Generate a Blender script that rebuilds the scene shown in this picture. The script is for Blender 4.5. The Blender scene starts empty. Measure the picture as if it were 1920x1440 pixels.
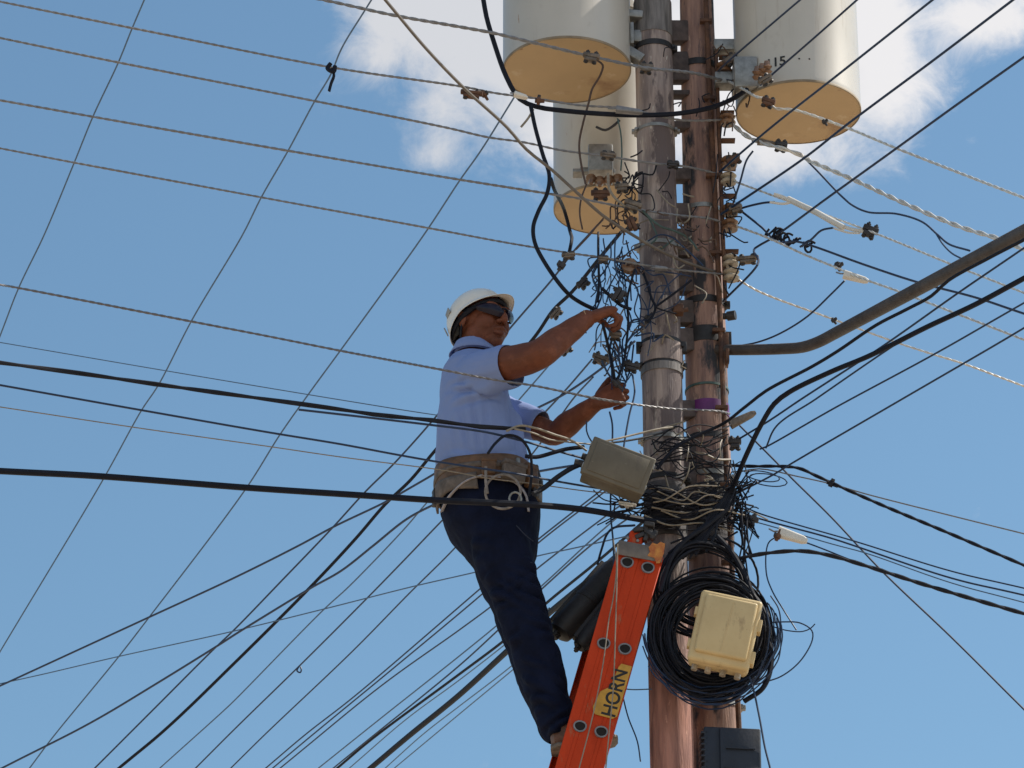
import bpy, bmesh, math, random
from mathutils import Vector, Matrix, Quaternion
random.seed(7)
R = math.radians
sc = bpy.context.scene
# ---------------------------------------------------------------- camera
CAM = Vector((0, -12, 1.6)); PITCH = R(26); F = 7150.0
cd = bpy.data.cameras.new('camera'); cam = bpy.data.objects.new('camera', cd)
sc.collection.objects.link(cam); sc.camera = cam
cam.location = CAM; cam.rotation_euler = (R(90) + PITCH, 0, 0)
cd.sensor_width = 36; cd.lens = F / 1920 * 36; cd.clip_start = .1; cd.clip_end = 5000
# ---------------------------------------------------------------- light
SUN_EL, SUN_AZ = R(50), R(104)          # azimuth measured from the side facing the camera towards the right
sdir = Vector((math.sin(SUN_AZ) * math.cos(SUN_EL), -math.cos(SUN_AZ) * math.cos(SUN_EL), math.sin(SUN_EL)))
ld = bpy.data.lights.new('sun', 'SUN'); ld.energy = 5.4; ld.angle = R(.5); ld.color = (1, .93, .82)
sun = bpy.data.objects.new('sun', ld); sc.collection.objects.link(sun)
sun.rotation_euler = sdir.to_track_quat('Z', 'Y').to_euler()
w = bpy.data.worlds.new('World'); sc.world = w; w.use_nodes = True
nt = w.node_tree; N = nt.nodes; L = nt.links; N.clear()
def nd(t, **k):
    n = N.new(t)
    for a, b in k.items(): setattr(n, a, b)
    return n
out = nd('ShaderNodeOutputWorld'); bg = nd('ShaderNodeBackground'); L.new(bg.outputs[0], out.inputs[0])
sky = nd('ShaderNodeTexSky', sky_type='NISHITA', sun_disc=False)
sky.sun_elevation = SUN_EL; sky.sun_rotation = math.atan2(sdir.x, sdir.y)
sky.air_density = 1.0; sky.dust_density = .6; sky.ozone_density = 2.0
bg.inputs[1].default_value = .115
def M_(op, a, b=None, c=None):
    n = nd('ShaderNodeMath', operation=op)
    for i, v in enumerate((a, b, c)):
        if v is None: continue
        if isinstance(v, (int, float)): n.inputs[i].default_value = v
        else: L.new(v, n.inputs[i])
    return n.outputs[0]
tint = nd('ShaderNodeMix', data_type='RGBA', blend_type='MULTIPLY'); tint.inputs[0].default_value = 1
L.new(sky.outputs[0], tint.inputs[6]); tint.inputs[7].default_value = (1.09, 1.29, 1.22, 1)
tc = nd('ShaderNodeTexCoord'); sp = nd('ShaderNodeSeparateXYZ'); L.new(tc.outputs['Generated'], sp.inputs[0])
ysafe = M_('MAXIMUM', sp.outputs[1], .02)
U = M_('DIVIDE', sp.outputs[0], ysafe); V = M_('DIVIDE', sp.outputs[2], ysafe)   # tangent of the bearing and of the height above north
def dirUV(px, py):
    d = Vector((1, 0, 0)) * (px - 960) / F + Vector((0, -math.sin(PITCH), math.cos(PITCH))) * (720 - py) / F + Vector((0, math.cos(PITCH), math.sin(PITCH)))
    return d.x / d.y, d.z / d.y
def blob(px, py, rx, ry, amp):
    u, v = dirUV(px, py); k = 1 / (F * math.cos(PITCH))
    a = M_('MULTIPLY', M_('SUBTRACT', U, u), 1 / (rx * k)); b = M_('MULTIPLY', M_('SUBTRACT', V, v), math.cos(PITCH) / (ry * k))
    d = M_('ADD', M_('MULTIPLY', a, a), M_('MULTIPLY', b, b))
    return M_('MULTIPLY', M_('POWER', 2.718, M_('MULTIPLY', d, -1.0)), amp)
S_ = None
for b in [(1220, 20, 360, 235, 2.0), (1500, 60, 225, 190, 1.35), (840, 0, 180, 115, 1.35), (1030, 250, 110, 110, .5), (840, 225, 80, 75, .50),
          (830, 300, 75, 40, .45), (700, 95, 75, 60, .42), (1870, 30, 120, 80, .85), (1440, 300, 200, 55, .45), (1700, 190, 90, 70, .4), (1180, -500, 1000, 270, 1.0)]:
    o_ = blob(*b); S_ = o_ if S_ is None else M_('ADD', S_, o_)
cv = nd('ShaderNodeCombineXYZ'); L.new(U, cv.inputs[0]); L.new(V, cv.inputs[1])
no = nd('ShaderNodeTexNoise'); no.inputs['Scale'].default_value = 42; no.inputs['Detail'].default_value = 9; no.inputs['Roughness'].default_value = .66
no.inputs['Distortion'].default_value = .4
L.new(cv.outputs[0], no.inputs['Vector'])
msk = M_('ADD', S_, M_('MULTIPLY', M_('SUBTRACT', no.outputs[0], .5), 1.5))
rp = nd('ShaderNodeMapRange', interpolation_type='SMOOTHSTEP'); L.new(msk, rp.inputs[0]); rp.inputs[1].default_value = .22; rp.inputs[2].default_value = 1.02
mk1 = M_('MULTIPLY', M_('MULTIPLY', rp.outputs[0], M_('GREATER_THAN', sp.outputs[1], .05)), .96)
no3 = nd('ShaderNodeTexNoise'); no3.inputs['Scale'].default_value = 3.2; no3.inputs['Detail'].default_value = 7; L.new(tc.outputs['Generated'], no3.inputs['Vector'])
rp3 = nd('ShaderNodeMapRange', interpolation_type='SMOOTHSTEP'); L.new(no3.outputs[0], rp3.inputs[0]); rp3.inputs[1].default_value = .40; rp3.inputs[2].default_value = .60
back = nd('ShaderNodeMapRange', interpolation_type='SMOOTHSTEP'); L.new(sp.outputs[1], back.inputs[0]); back.inputs[1].default_value = .1; back.inputs[2].default_value = -.15
mk = M_('MAXIMUM', mk1, M_('MULTIPLY', rp3.outputs[0], M_('MULTIPLY', back.outputs[0], .5)))      # unseen broken cloud added behind the photographer to fill the shade with neutral light
no2 = nd('ShaderNodeTexNoise'); no2.inputs['Scale'].default_value = 14; no2.inputs['Detail'].default_value = 6; L.new(cv.outputs[0], no2.inputs['Vector'])
cc = nd('ShaderNodeMix', data_type='RGBA'); cc.inputs[6].default_value = (6.0, 6.1, 6.4, 1); cc.inputs[7].default_value = (7.7, 7.55, 7.6, 1)
rp2 = nd('ShaderNodeMapRange'); rp2.inputs[1].default_value = .38; rp2.inputs[2].default_value = .62; 
bright = M_('ADD', no2.outputs[0], M_('MULTIPLY', M_('SUBTRACT', U, dirUV(1200, 0)[0]), 2.6)); L.new(bright, rp2.inputs[0]); L.new(rp2.outputs[0], cc.inputs[0])
mx = nd('ShaderNodeMix', data_type='RGBA'); L.new(mk, mx.inputs[0]); L.new(tint.outputs[2], mx.inputs[6]); L.new(cc.outputs[2], mx.inputs[7])
L.new(mx.outputs[2], bg.inputs[0])
sc.view_settings.view_transform = 'Standard'; sc.view_settings.look = 'None'; sc.view_settings.exposure = 0; sc.view_settings.gamma = 1
sc.cycles.max_bounces = 6

# ---------------------------------------------------------------- helpers
FW = Vector((0, math.cos(PITCH), math.sin(PITCH))); UP = Vector((0, -math.sin(PITCH), math.cos(PITCH)))
def P(px, py, Y=0.0):                    # the point at distance Y behind the poles seen in the direction (px, py)
    d = Vector((1, 0, 0)) * (px - 960) / F + UP * (720 - py) / F + FW
    return CAM + d * ((Y - CAM.y) / d.y)
def px2m(p): return (Vector(p) - CAM).dot(FW) / F
MATS = {}
def mat(name, col, rough=.7, metal=0, var=.25, scale=8, bump=0.0, bscale=None, col2=None, stretch=None, lo=.35, hi=.65, spec=.5, coat=0, detail=6):
    if name in MATS: return MATS[name]
    m = bpy.data.materials.new(name); m.use_nodes = True; t = m.node_tree; b = t.nodes['Principled BSDF']
    b.inputs['Roughness'].default_value = rough; b.inputs['Metallic'].default_value = metal
    b.inputs['Specular IOR Level'].default_value = spec; b.inputs['Coat Weight'].default_value = coat
    co = t.nodes.new('ShaderNodeTexCoord'); mp = t.nodes.new('ShaderNodeMapping'); t.links.new(co.outputs['Object'], mp.inputs[0])
    if stretch: mp.inputs['Scale'].default_value = stretch
    n = t.nodes.new('ShaderNodeTexNoise'); n.inputs['Scale'].default_value = scale; n.inputs['Detail'].default_value = detail; n.inputs['Roughness'].default_value = .62
    t.links.new(mp.outputs[0], n.inputs['Vector'])
    r = t.nodes.new('ShaderNodeMapRange'); r.inputs[1].default_value = lo; r.inputs[2].default_value = hi; t.links.new(n.outputs[0], r.inputs[0])
    mx = t.nodes.new('ShaderNodeMix'); mx.data_type = 'RGBA'
    c2 = col2 or tuple(c * (1 - var) for c in col)
    mx.inputs[6].default_value = (*c2, 1); mx.inputs[7].default_value = (*col, 1)
    t.links.new(r.outputs[0], mx.inputs[0]); t.links.new(mx.outputs[2], b.inputs['Base Color'])
    if bump:
        n2 = t.nodes.new('ShaderNodeTexNoise'); n2.inputs['Scale'].default_value = bscale or scale * 4; n2.inputs['Detail'].default_value = 5
        t.links.new(mp.outputs[0], n2.inputs['Vector'])
        bm = t.nodes.new('ShaderNodeBump'); bm.inputs['Strength'].default_value = 1; bm.inputs['Distance'].default_value = bump
        t.links.new(n2.outputs[0], bm.inputs['Height']); t.links.new(bm.outputs[0], b.inputs['Normal'])
    MATS[name] = m; return m
def add_layer(m, col, scale, lo, hi, stretch=(1, 1, 1), loc=(0, 0, 0)):      # stains, rust, dirt and painted sunlit spots with a shape of their own
    t = m.node_tree; b = t.nodes['Principled BSDF']; src = b.inputs['Base Color'].links[0].from_socket
    co = t.nodes.new('ShaderNodeTexCoord'); mp = t.nodes.new('ShaderNodeMapping'); mp.inputs['Scale'].default_value = stretch; mp.inputs['Location'].default_value = loc
    t.links.new(co.outputs['Object'], mp.inputs[0])
    n = t.nodes.new('ShaderNodeTexNoise'); n.inputs['Scale'].default_value = scale; n.inputs['Detail'].default_value = 7; n.inputs['Roughness'].default_value = .65
    t.links.new(mp.outputs[0], n.inputs['Vector'])
    r = t.nodes.new('ShaderNodeMapRange'); r.inputs[1].default_value = lo; r.inputs[2].default_value = hi; t.links.new(n.outputs[0], r.inputs[0])
    mx = t.nodes.new('ShaderNodeMix'); mx.data_type = 'RGBA'; t.links.new(r.outputs[0], mx.inputs[0]); t.links.new(src, mx.inputs[6]); mx.inputs[7].default_value = (*col, 1)
    t.links.new(mx.outputs[2], b.inputs['Base Color'])
COL = sc.collection
def tag(o, label=None, cat=None, group=None, kind=None):
    if label: o['label'] = label
    if cat: o['category'] = cat
    if group: o['group'] = group
    if kind: o['kind'] = kind
    return o
def empty(name, loc, label=None, cat=None, group=None):
    o = bpy.data.objects.new(name, None); COL.objects.link(o); o.location = loc; o.empty_display_size = .1
    return tag(o, label, cat, group)
class MB:
    def __init__(s): s.v = []; s.f = []; s.m = []; s.seg = []
    def add(s, vs, fs, mi=0):
        o = len(s.v); s.v += [Vector(v) for v in vs]; s.f += [tuple(i + o for i in f) for f in fs]; s.m += [mi] * len(fs); s.seg.append((o, len(s.v), len(s.f) - len(fs), len(s.f)))
    def tube(s, pts, r, n=8, closed=False, cap=True, mi=0, flat=1.0):
        pts = [Vector(p) for p in pts]; k = len(pts); rr = r if isinstance(r, (list, tuple)) else [r] * k
        T = []
        for i in range(k):
            if closed: t = pts[(i + 1) % k] - pts[i - 1]
            else: t = pts[min(i + 1, k - 1)] - pts[max(i - 1, 0)]
            if t.length < 1e-9: t = Vector((0, 0, 1))
            T.append(t.normalized())
        a = T[0].orthogonal().normalized(); vs = []
        for i in range(k):
            a = (a - T[i] * a.dot(T[i]));
            if a.length < 1e-6: a = T[i].orthogonal()
            a.normalize(); b = T[i].cross(a)
            for j in range(n):
                q = 2 * math.pi * j / n
                vs.append(pts[i] + (a * math.cos(q) + b * math.sin(q) * flat) * rr[i])
        fs = []
        for i in range(k if closed else k - 1):
            for j in range(n):
                i2 = (i + 1) % k; fs.append((i * n + j, i * n + (j + 1) % n, i2 * n + (j + 1) % n, i2 * n + j))
        if cap and not closed:
            fs.append(tuple(reversed(range(n)))); fs.append(tuple((k - 1) * n + j for j in range(n)))
        s.add(vs, fs, mi)
    def loft(s, rings, cap=True, mi=0):                 # rings: (centre, axis a, axis b[, power])
        n = 28; vs = []
        for rg in rings:
            c, a, b = rg[:3]; e = rg[3] if len(rg) > 3 else 2.0
            for j in range(n):
                q = 2 * math.pi * j / n; x, y = math.cos(q), math.sin(q)
                x = math.copysign(abs(x) ** (2 / e), x); y = math.copysign(abs(y) ** (2 / e), y)
                vs.append(Vector(c) + Vector(a) * x + Vector(b) * y)
        k = len(rings); fs = [(i * n + j, i * n + (j + 1) % n, (i + 1) * n + (j + 1) % n, (i + 1) * n + j) for i in range(k - 1) for j in range(n)]
        if cap: fs.append(tuple(reversed(range(n)))); fs.append(tuple((k - 1) * n + j for j in range(n)))
        s.add(vs, fs, mi)
    def ball(s, c, ax, ay=None, az=None, mi=0, nu=18, nv=12):
        if not isinstance(ax, Vector): r = ax; ax, ay, az = Vector((r, 0, 0)), Vector((0, r, 0)), Vector((0, 0, r))
        c = Vector(c); vs = [c - az]
        for i in range(1, nv):
            t = math.pi * i / nv
            for j in range(nu):
                q = 2 * math.pi * j / nu; vs.append(c + (ax * math.cos(q) + ay * math.sin(q)) * math.sin(t) - az * math.cos(t))
        vs.append(c + az); fs = []
        for j in range(nu): fs.append((0, 1 + (j + 1) % nu, 1 + j))
        for i in range(nv - 2):
            for j in range(nu):
                a = 1 + i * nu; fs.append((a + j, a + (j + 1) % nu, a + nu + (j + 1) % nu, a + nu + j))
        e = len(vs) - 1; a = 1 + (nv - 2) * nu
        for j in range(nu): fs.append((a + j, a + (j + 1) % nu, e))
        s.add(vs, fs, mi)
    def box(s, mtx, size, bev=0.0, seg=2, mi=0):
        bm = bmesh.new(); bmesh.ops.create_cube(bm, size=1)
        for v in bm.verts: v.co = Vector((v.co.x * size[0], v.co.y * size[1], v.co.z * size[2]))
        if bev: bmesh.ops.bevel(bm, geom=list(bm.edges), offset=bev, segments=seg, profile=.5, affect='EDGES')
        bm.verts.index_update()
        s.add([mtx @ v.co for v in bm.verts], [tuple(v.index for v in f.verts) for f in bm.faces], mi); bm.free()
    def lathe(s, base, axis, prof, n=32, mi=0, cap=True):     # prof: (height, radius)
        axis = Vector(axis).normalized(); a = axis.orthogonal().normalized(); b = axis.cross(a); vs = []
        for h, r in prof:
            for j in range(n):
                q = 2 * math.pi * j / n; vs.append(Vector(base) + axis * h + (a * math.cos(q) + b * math.sin(q)) * r)
        k = len(prof); fs = [(i * n + j, i * n + (j + 1) % n, (i + 1) * n + (j + 1) % n, (i + 1) * n + j) for i in range(k - 1) for j in range(n)]
        if cap: fs.append(tuple(reversed(range(n)))); fs.append(tuple((k - 1) * n + j for j in range(n)))
        s.add(vs, fs, mi)
    def build_each(s, name, mats, parent=None, smooth=True):
        # every piece that was added becomes an object of its own
        out_ = []; fi = 0
        for (v0, v1, f0, f1) in s.seg:
            q = MB(); q.v = s.v[v0:v1]; q.f = [tuple(i - v0 for i in f) for f in s.f[f0:f1]]; q.m = s.m[f0:f1]; out_.append(q.build(name, mats, parent, smooth))
        return out_
    def build(s, name, mats, parent=None, smooth=True, origin=None):
        me = bpy.data.meshes.new(name)
        org = Vector(origin) if origin is not None else (parent_loc(parent) if parent else (sum(s.v, Vector()) / max(1, len(s.v))))
        me.from_pydata([v - org for v in s.v], [], s.f)
        mats = mats if isinstance(mats, (list, tuple)) else [mats]
        for m in mats: me.materials.append(m)
        me.polygons.foreach_set('material_index', s.m)
        me.polygons.foreach_set('use_smooth', [smooth] * len(me.polygons))
        bm = bmesh.new(); bm.from_mesh(me); bmesh.ops.recalc_face_normals(bm, faces=bm.faces); bm.to_mesh(me); bm.free()
        if smooth: me.set_sharp_from_angle(angle=R(38))
        me.update()
        o = bpy.data.objects.new(name, me); COL.objects.link(o)
        if parent: o.parent = parent
        else: o.location = org
        if parent: o.location = org - parent_loc(parent)
        return o
def parent_loc(o):
    l = o.location.copy()
    while o.parent: o = o.parent; l += o.location
    return l
def remesh(o, vox, smooth=4, fac=.5):
    md = o.modifiers.new('r', 'REMESH'); md.mode = 'VOXEL'; md.voxel_size = vox; md.use_smooth_shade = True
    ms = o.modifiers.new('s', 'SMOOTH'); ms.factor = fac; ms.iterations = smooth
    bake(o)
def bake(o):
    dg = bpy.context.evaluated_depsgraph_get(); me = bpy.data.meshes.new_from_object(o.evaluated_get(dg)); me.name = o.name
    o.modifiers.clear(); o.data = me
def catmull(pts, step):
    pts = [Vector(p) for p in pts]
    if len(pts) == 2:
        n = max(1, int((pts[1] - pts[0]).length / step)); return [pts[0].lerp(pts[1], i / n) for i in range(n + 1)]
    o = []; q = [pts[0] * 2 - pts[1]] + pts + [pts[-1] * 2 - pts[-2]]
    for i in range(1, len(q) - 2):
        a, b, c, d = q[i - 1:i + 3]; n = max(1, int((c - b).length / step))
        la = max(1e-6, (b - a).length) ** .5; lb = max(1e-6, (c - b).length) ** .5; lc = max(1e-6, (d - c).length) ** .5
        m1 = (c - b) + ((b - a) / la - (c - a) / (la + lb)) * lb
        m2 = (c - b) + ((d - c) / lc - (d - b) / (lb + lc)) * lb
        for k in range(n):
            t = k / n; t2 = t * t; t3 = t2 * t
            o.append(b * (2 * t3 - 3 * t2 + 1) + m1 * (t3 - 2 * t2 + t) + c * (-2 * t3 + 3 * t2) + m2 * (t3 - t2))
    o.append(q[-2]); return o
def frame(x, y):
    """rotation whose X axis is x, Y axis nearest y"""
    x = Vector(x).normalized(); z = x.cross(Vector(y)).normalized(); y = z.cross(x)
    return Matrix((x, y, z)).transposed().to_4x4()
def ribs(mb, path, r, twist, pitch):
    # two strands wound round each other
    k = len(path); a = (path[1] - path[0]).orthogonal().normalized(); acc = 0; s1 = []; s2 = []
    for i in range(k):
        t = (path[min(i + 1, k - 1)] - path[max(i - 1, 0)]).normalized(); a = (a - t * a.dot(t)).normalized(); b = t.cross(a)
        if i: acc += (path[i] - path[i - 1]).length
        q = 2 * math.pi * acc / pitch; k1 = .5 if twist == 16 else .32; q += 1.1 * math.sin(acc * 2.3) + .6 * math.sin(acc * 7.1 + 1); d = (a * math.cos(q) + b * math.sin(q)) * r * k1
        s1.append(path[i] + d); s2.append(path[i] - d)
    mb.tube(s1, r * (.58 if k1 == .5 else .66), 6); mb.tube(s2, r * (.58 if k1 == .5 else .66), 6)
# ---------------------------------------------------------------- materials
ALU = mat('weathered_aluminium', (.235, .235, .25), .38, .15, .35, 60, lo=.3, hi=.7)
GALV = mat('galvanised_steel', (.36, .35, .33), .5, .6, .4, 30, bump=.0006)
BLK = mat('black_cable_jacket', (.006, .008, .018), .65, 0, .3, 40, spec=.25)
BLK2 = mat('dusty_black_jacket', (.011, .012, .021), .65, 0, .4, 30, spec=.3)
NAVY = mat('dark_blue_wire_jacket', (.010, .030, .085), .5, 0, .3, 40)
THIN = mat('thin_grey_blue_wire', (.07, .14, .25), .5, 0, .25, 40)
MIDW = mat('dull_wire', (.17, .165, .18), .5, .2, .3, 60)
MESS = mat('grey_brown_messenger', (.17, .145, .125), .6, .1, .3, 40)
TANW = mat('weathered_tan_wire', (.30, .25, .19), .6, 0, .35, 50)
GRN = mat('grey_green_wire', (.07, .12, .11), .6, 0, .4, 40)
BRN = mat('rusty_steel', (.16, .075, .04), .8, .1, .5, 25, bump=.0008, col2=(.05, .025, .02))
BRNW = mat('brown_jumper_jacket', (.10, .055, .035), .6, 0, .4, 40)
CLMP = mat('dirty_clamp_metal', (.22, .17, .13), .6, .3, .6, 45, bump=.0006)
DCLMP = mat('dark_connector', (.045, .04, .042), .6, .1, .5, 40, bump=.0006)
CERB = mat('brown_glazed_ceramic', (.25, .13, .07), .3, 0, .5, 30, coat=.4)
CERW = mat('dirty_cream_ceramic', (.50, .42, .32), .35, 0, .55, 26, coat=.4)
WHT = mat('pale_sheath', (.72, .69, .64), .45, 0, .15, 12)
ALB = mat('bright_aluminium', (.72, .70, .66), .4, .4, .3, 60, lo=.3, hi=.7)
TANK = mat('transformer_paint', (.54, .50, .445), .38, 0, .07, 3, col2=(.49, .455, .40), coat=.15)
add_layer(TANK, (.40, .35, .29), 9, .58, .76, (3, 3, .35)); add_layer(TANK, (.34, .20, .11), 12, .69, .73, (3, 3, .5), (4, 1, 2)); add_layer(TANK, (.38, .34, .29), 3, .58, .72, (1, 1, .8), (1, 7, 2))
TANB = mat('bounce_tinted_base', (.52, .365, .195), .55, 0, .1, 5, col2=(.47, .33, .18), bump=.0006, bscale=18)  # underside tan has the warm ground bounce mixed into its colour
add_layer(TANB, (.34, .21, .11), 4, .56, .68, (1, 1, 1), (2, 5, 1)); add_layer(TANB, (.24, .13, .07), 16, .66, .72); add_layer(TANB, (.60, .47, .30), 9, .62, .74, (1, 1, 1), (8, 1, 3))
PG = mat('grey_pole_surface', (.42, .335, .30), .85, 0, .4, 5, col2=(.19, .15, .145), stretch=(6, 6, .7), bump=.003, bscale=24)
add_layer(PG, (.15, .12, .12), 7, .55, .66, (3, 3, .35)); add_layer(PG, (.52, .45, .38), 10, .60, .72, (4, 4, .4), (3, 1, 2))
PR = mat('red_brown_pole_surface', (.43, .26, .20), .8, 0, .4, 5, col2=(.17, .10, .09), stretch=(6, 6, .7), bump=.003, bscale=22)
add_layer(PR, (.035, .035, .042), 4, .53, .60, (2, 2, .7), (1, 0, 0)); add_layer(PR, (.50, .31, .21), 8, .60, .70, (4, 4, .35), (5, 1, 2))
add_layer(PG, (.13, .10, .10), 2.2, .54, .57, (2, 2, .6), (7, 3, 1)); add_layer(PG, (.56, .50, .44), 26, .64, .68, (1.5, 1.5, .35), (2, 9, 1)); add_layer(PR, (.10, .07, .075), 14, .60, .66, (2, 2, .3), (4, 4, 1)); add_layer(PR, (.55, .40, .31), 24, .65, .69, (1.5, 1.5, .35), (2, 9, 4))
def z_layer(m, col, z0, z1):          # the lower length of the pole has its own reddish timber colour
    t = m.node_tree; b = t.nodes['Principled BSDF']; src = b.inputs['Base Color'].links[0].from_socket
    co = t.nodes.new('ShaderNodeTexCoord'); s = t.nodes.new('ShaderNodeSeparateXYZ'); t.links.new(co.outputs['Object'], s.inputs[0])
    n = t.nodes.new('ShaderNodeTexNoise'); n.inputs['Scale'].default_value = 9; n.inputs['Detail'].default_value = 5; t.links.new(co.outputs['Object'], n.inputs['Vector'])
    a = t.nodes.new('ShaderNodeMath'); a.operation = 'MULTIPLY_ADD'; t.links.new(n.outputs[0], a.inputs[0]); a.inputs[1].default_value = .7; t.links.new(s.outputs[2], a.inputs[2])
    r = t.nodes.new('ShaderNodeMapRange'); r.inputs[1].default_value = z1 + .35; r.inputs[2].default_value = z0 + .35; t.links.new(a.outputs[0], r.inputs[0])
    mx = t.nodes.new('ShaderNodeMix'); mx.data_type = 'RGBA'; mx.blend_type = 'MULTIPLY'; t.links.new(r.outputs[0], mx.inputs[0]); t.links.new(src, mx.inputs[6]); mx.inputs[7].default_value = (*col, 1)
    t.links.new(mx.outputs[2], b.inputs['Base Color'])
zq = P(1256, 1120, 0).z; z_layer(PG, (1.25, .78, .68), zq - .3, zq + .1)
SKIN = mat('brown_skin', (.165, .050, .024), .6, 0, .25, 14, spec=.3, bump=.0012, bscale=60)
add_layer(SKIN, (.22, .072, .038), 22, .50, .70); add_layer(SKIN, (.105, .032, .016), 30, .58, .72)
SHIRT = mat('light_blue_cotton', (.205, .275, .52), .85, 0, .05, 5, bump=.004, bscale=16)
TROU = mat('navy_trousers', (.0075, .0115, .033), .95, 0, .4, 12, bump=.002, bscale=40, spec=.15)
LEA = mat('brown_leather', (.17, .085, .04), .6, 0, .55, 22, bump=.0015)
CANV = mat('dirty_canvas', (.17, .135, .115), .85, 0, .5, 30, bump=.001)
WEB = mat('grey_webbing', (.45, .42, .45), .8, 0, .3, 60)
ORG = mat('orange_fibreglass', (.55, .046, .006), .6, 0, .25, 14, col2=(.44, .036, .004), stretch=(1, 1, .3), spec=.25)
add_layer(ORG, (.36, .12, .06), 18, .60, .70, (2, 2, .5)); add_layer(ORG, (.25, .17, .13), 60, .68, .74)
add_layer(TROU, (.12, .14, .20), 9, .69, .71)  # pale noise spots paint sunlit patches into the trouser colour
HELM = mat('white_helmet_plastic', (.80, .76, .70), .35, 0, .12, 10, coat=.3)
BOXG = mat('grey_brown_box', (.145, .122, .088), .6, 0, .3, 9, col2=(.11, .09, .062), bump=.0005)
add_layer(BOXG, (.10, .08, .06), 14, .56, .70, (1.6, 1, .6)); add_layer(BOXG, (.26, .22, .17), 50, .66, .72)
BOXY = mat('cream_plastic', (.62, .47, .245), .45, 0, .15, 7, col2=(.54, .40, .20), bump=.0003)
add_layer(BOXY, (.36, .25, .13), 16, .58, .72, (1.6, 1, .7)); add_layer(BOXY, (.30, .22, .12), 60, .66, .72)
DBOX = mat('dark_blue_box', (.016, .021, .036), .5, 0, .4, 12, bump=.0008)
CLOS = mat('dark_closure_plastic', (.038, .034, .035), .55, 0, .5, 10, bump=.0012)
PIPE = mat('lamp_arm_steel', (.088, .072, .066), .6, .1, .4, 18, bump=.0008)
YEL = mat('yellow_sticker', (.60, .32, .035), .5, 0, .3, 30)
INK = mat('black_ink', (.015, .013, .012), .6, 0, .2, 30)
PURP = mat('purple_tape', (.14, .02, .15), .5, 0, .3, 20)
GLS = mat('dark_lens', (.008, .004, .018), .3, 0, .2, 10, spec=.3, coat=.12)
# ---------------------------------------------------------------- ground
g = MB(); g.add([(-1500, -1500, 0), (1500, -1500, 0), (1500, 1500, 0), (-1500, 1500, 0)], [(0, 1, 2, 3)])
GM = mat('dusty_ground', (.42, .33, .24), .95, 0, .3, .6, col2=(.35, .28, .20), bump=.01, bscale=9)
tag(g.build('ground', GM), kind='structure')
# ---------------------------------------------------------------- poles
def pole(label, axis_px, Y, half_px, m, seed):
    top = P(*axis_px[0], Y); bot = P(*axis_px[1], Y); d = (top - bot).normalized()
    t0 = -bot.z / d.z; base = bot + d * t0; H = (top - bot).length - t0 + 1.9
    rnd = random.Random(seed); prof = []; k = px2m(P(axis_px[1][0], 720, Y)); n = 120
    r_bot, r_top = half_px[1] * k, half_px[0] * k; hb = -t0; ht = hb + (top - bot).length
    for i in range(n + 1):
        h = H * i / n; f = (h - hb) / (ht - hb); r = r_bot + (r_top - r_bot) * f
        prof.append((h, r * (1 + rnd.uniform(-.012, .012))))
    t = empty('utility_pole', base, label, 'utility pole', 'pair of utility poles')
    mb = MB(); mb.lathe(base, d, prof, 36); mb.build('shaft', m, t)
    return t, base, d, (lambda h_px: None), r_bot, r_top
def pole_at(base, d, Y, py):       # the axis point at the image height py
    lo, hi = 0, 14
    for _ in range(40):
        m = (lo + hi) / 2; q = base + d * m; v = q - CAM; y = 720 - F * v.dot(UP) / v.dot(FW)
        if y > py: lo = m
        else: hi = m
    return base + d * lo
YL, YR = 0.0, 0.11
pl, bl, dl, _, rlb, rlt = pole('left grey pole of the pair, pale and streaked, behind the worker', ((1223, 0), (1259, 1400)), YL, (36, 39), PG, 1)
pr, br, dr, _, rrb, rrt = pole('right red-brown pole of the pair, with a rusty pipe down its edge', ((1306, 0), (1343, 1400)), YR, (33, 45), PR, 2)
def rad(side, py):
    f = 1 - py / 1400; a, b = ((rlb, rlt), (rrb, rrt))[side]; return a + (b - a) * f
def AX(side, py): return pole_at((bl, br)[side], (dl, dr)[side], (YL, YR)[side], py)
def band(side, py, h_px, m, grow=.004, bolt=True, name='band'):
    c = AX(side, py); d = (dl, dr)[side]; r = rad(side, py) + grow; h = h_px * .0019 / .9
    mb = MB(); mb.lathe(c - d * h / 2, d, [(0, r - .004), (0, r), (h, r), (h, r - .004)], 32)
    if bolt:
        for sx in (-1, 1):
            q = c + Vector((sx * r * 1.0, -.012, 0)); mb.box(Matrix.Translation(q), (.03, .022, h * .95), .002)
            mb.tube([q + Vector((0, -.025, 0)), q + Vector((0, .03, 0))], .006, 6)
    return mb.build(name, m, (pl, pr)[side])
DRK = mat('black_steel_band', (.05, .048, .052), .6, .4, .5, 20)
for py, h in ((95, 10), (250, 6), (468, 7), (655, 20), (690, 9), (830, 8), (905, 9)): band(0, py, h, DRK if h > 8 else GALV)
for py, h in ((130, 12), (400, 8), (575, 12), (640, 28), (830, 10), (900, 8), (1330, 8)): band(1, py, h, DRK if h > 9 else GALV)
band(0, 670, 36, PG, .006, False, 'collar'); band(1, 775, 22, PURP, .003, False, 'tape'); band(1, 735, 4, GRN, .004, False, 'tape')
SLV = mat('grey_sleeve', (.24, .22, .215), .7, .1, .6, 9, stretch=(5, 5, .6), bump=.002)
WRAP = mat('dark_wrap', (.11, .10, .105), .8, 0, .6, 16, bump=.004)
band(0, 40, 70, SLV, .003, False, 'sleeve'); band(0, 966, 96, WRAP, .004, False, 'wrap'); band(1, 972, 100, WRAP, .004, False, 'wrap'); band(0, 700, 14, SLV, .005, False, 'sleeve')
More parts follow.
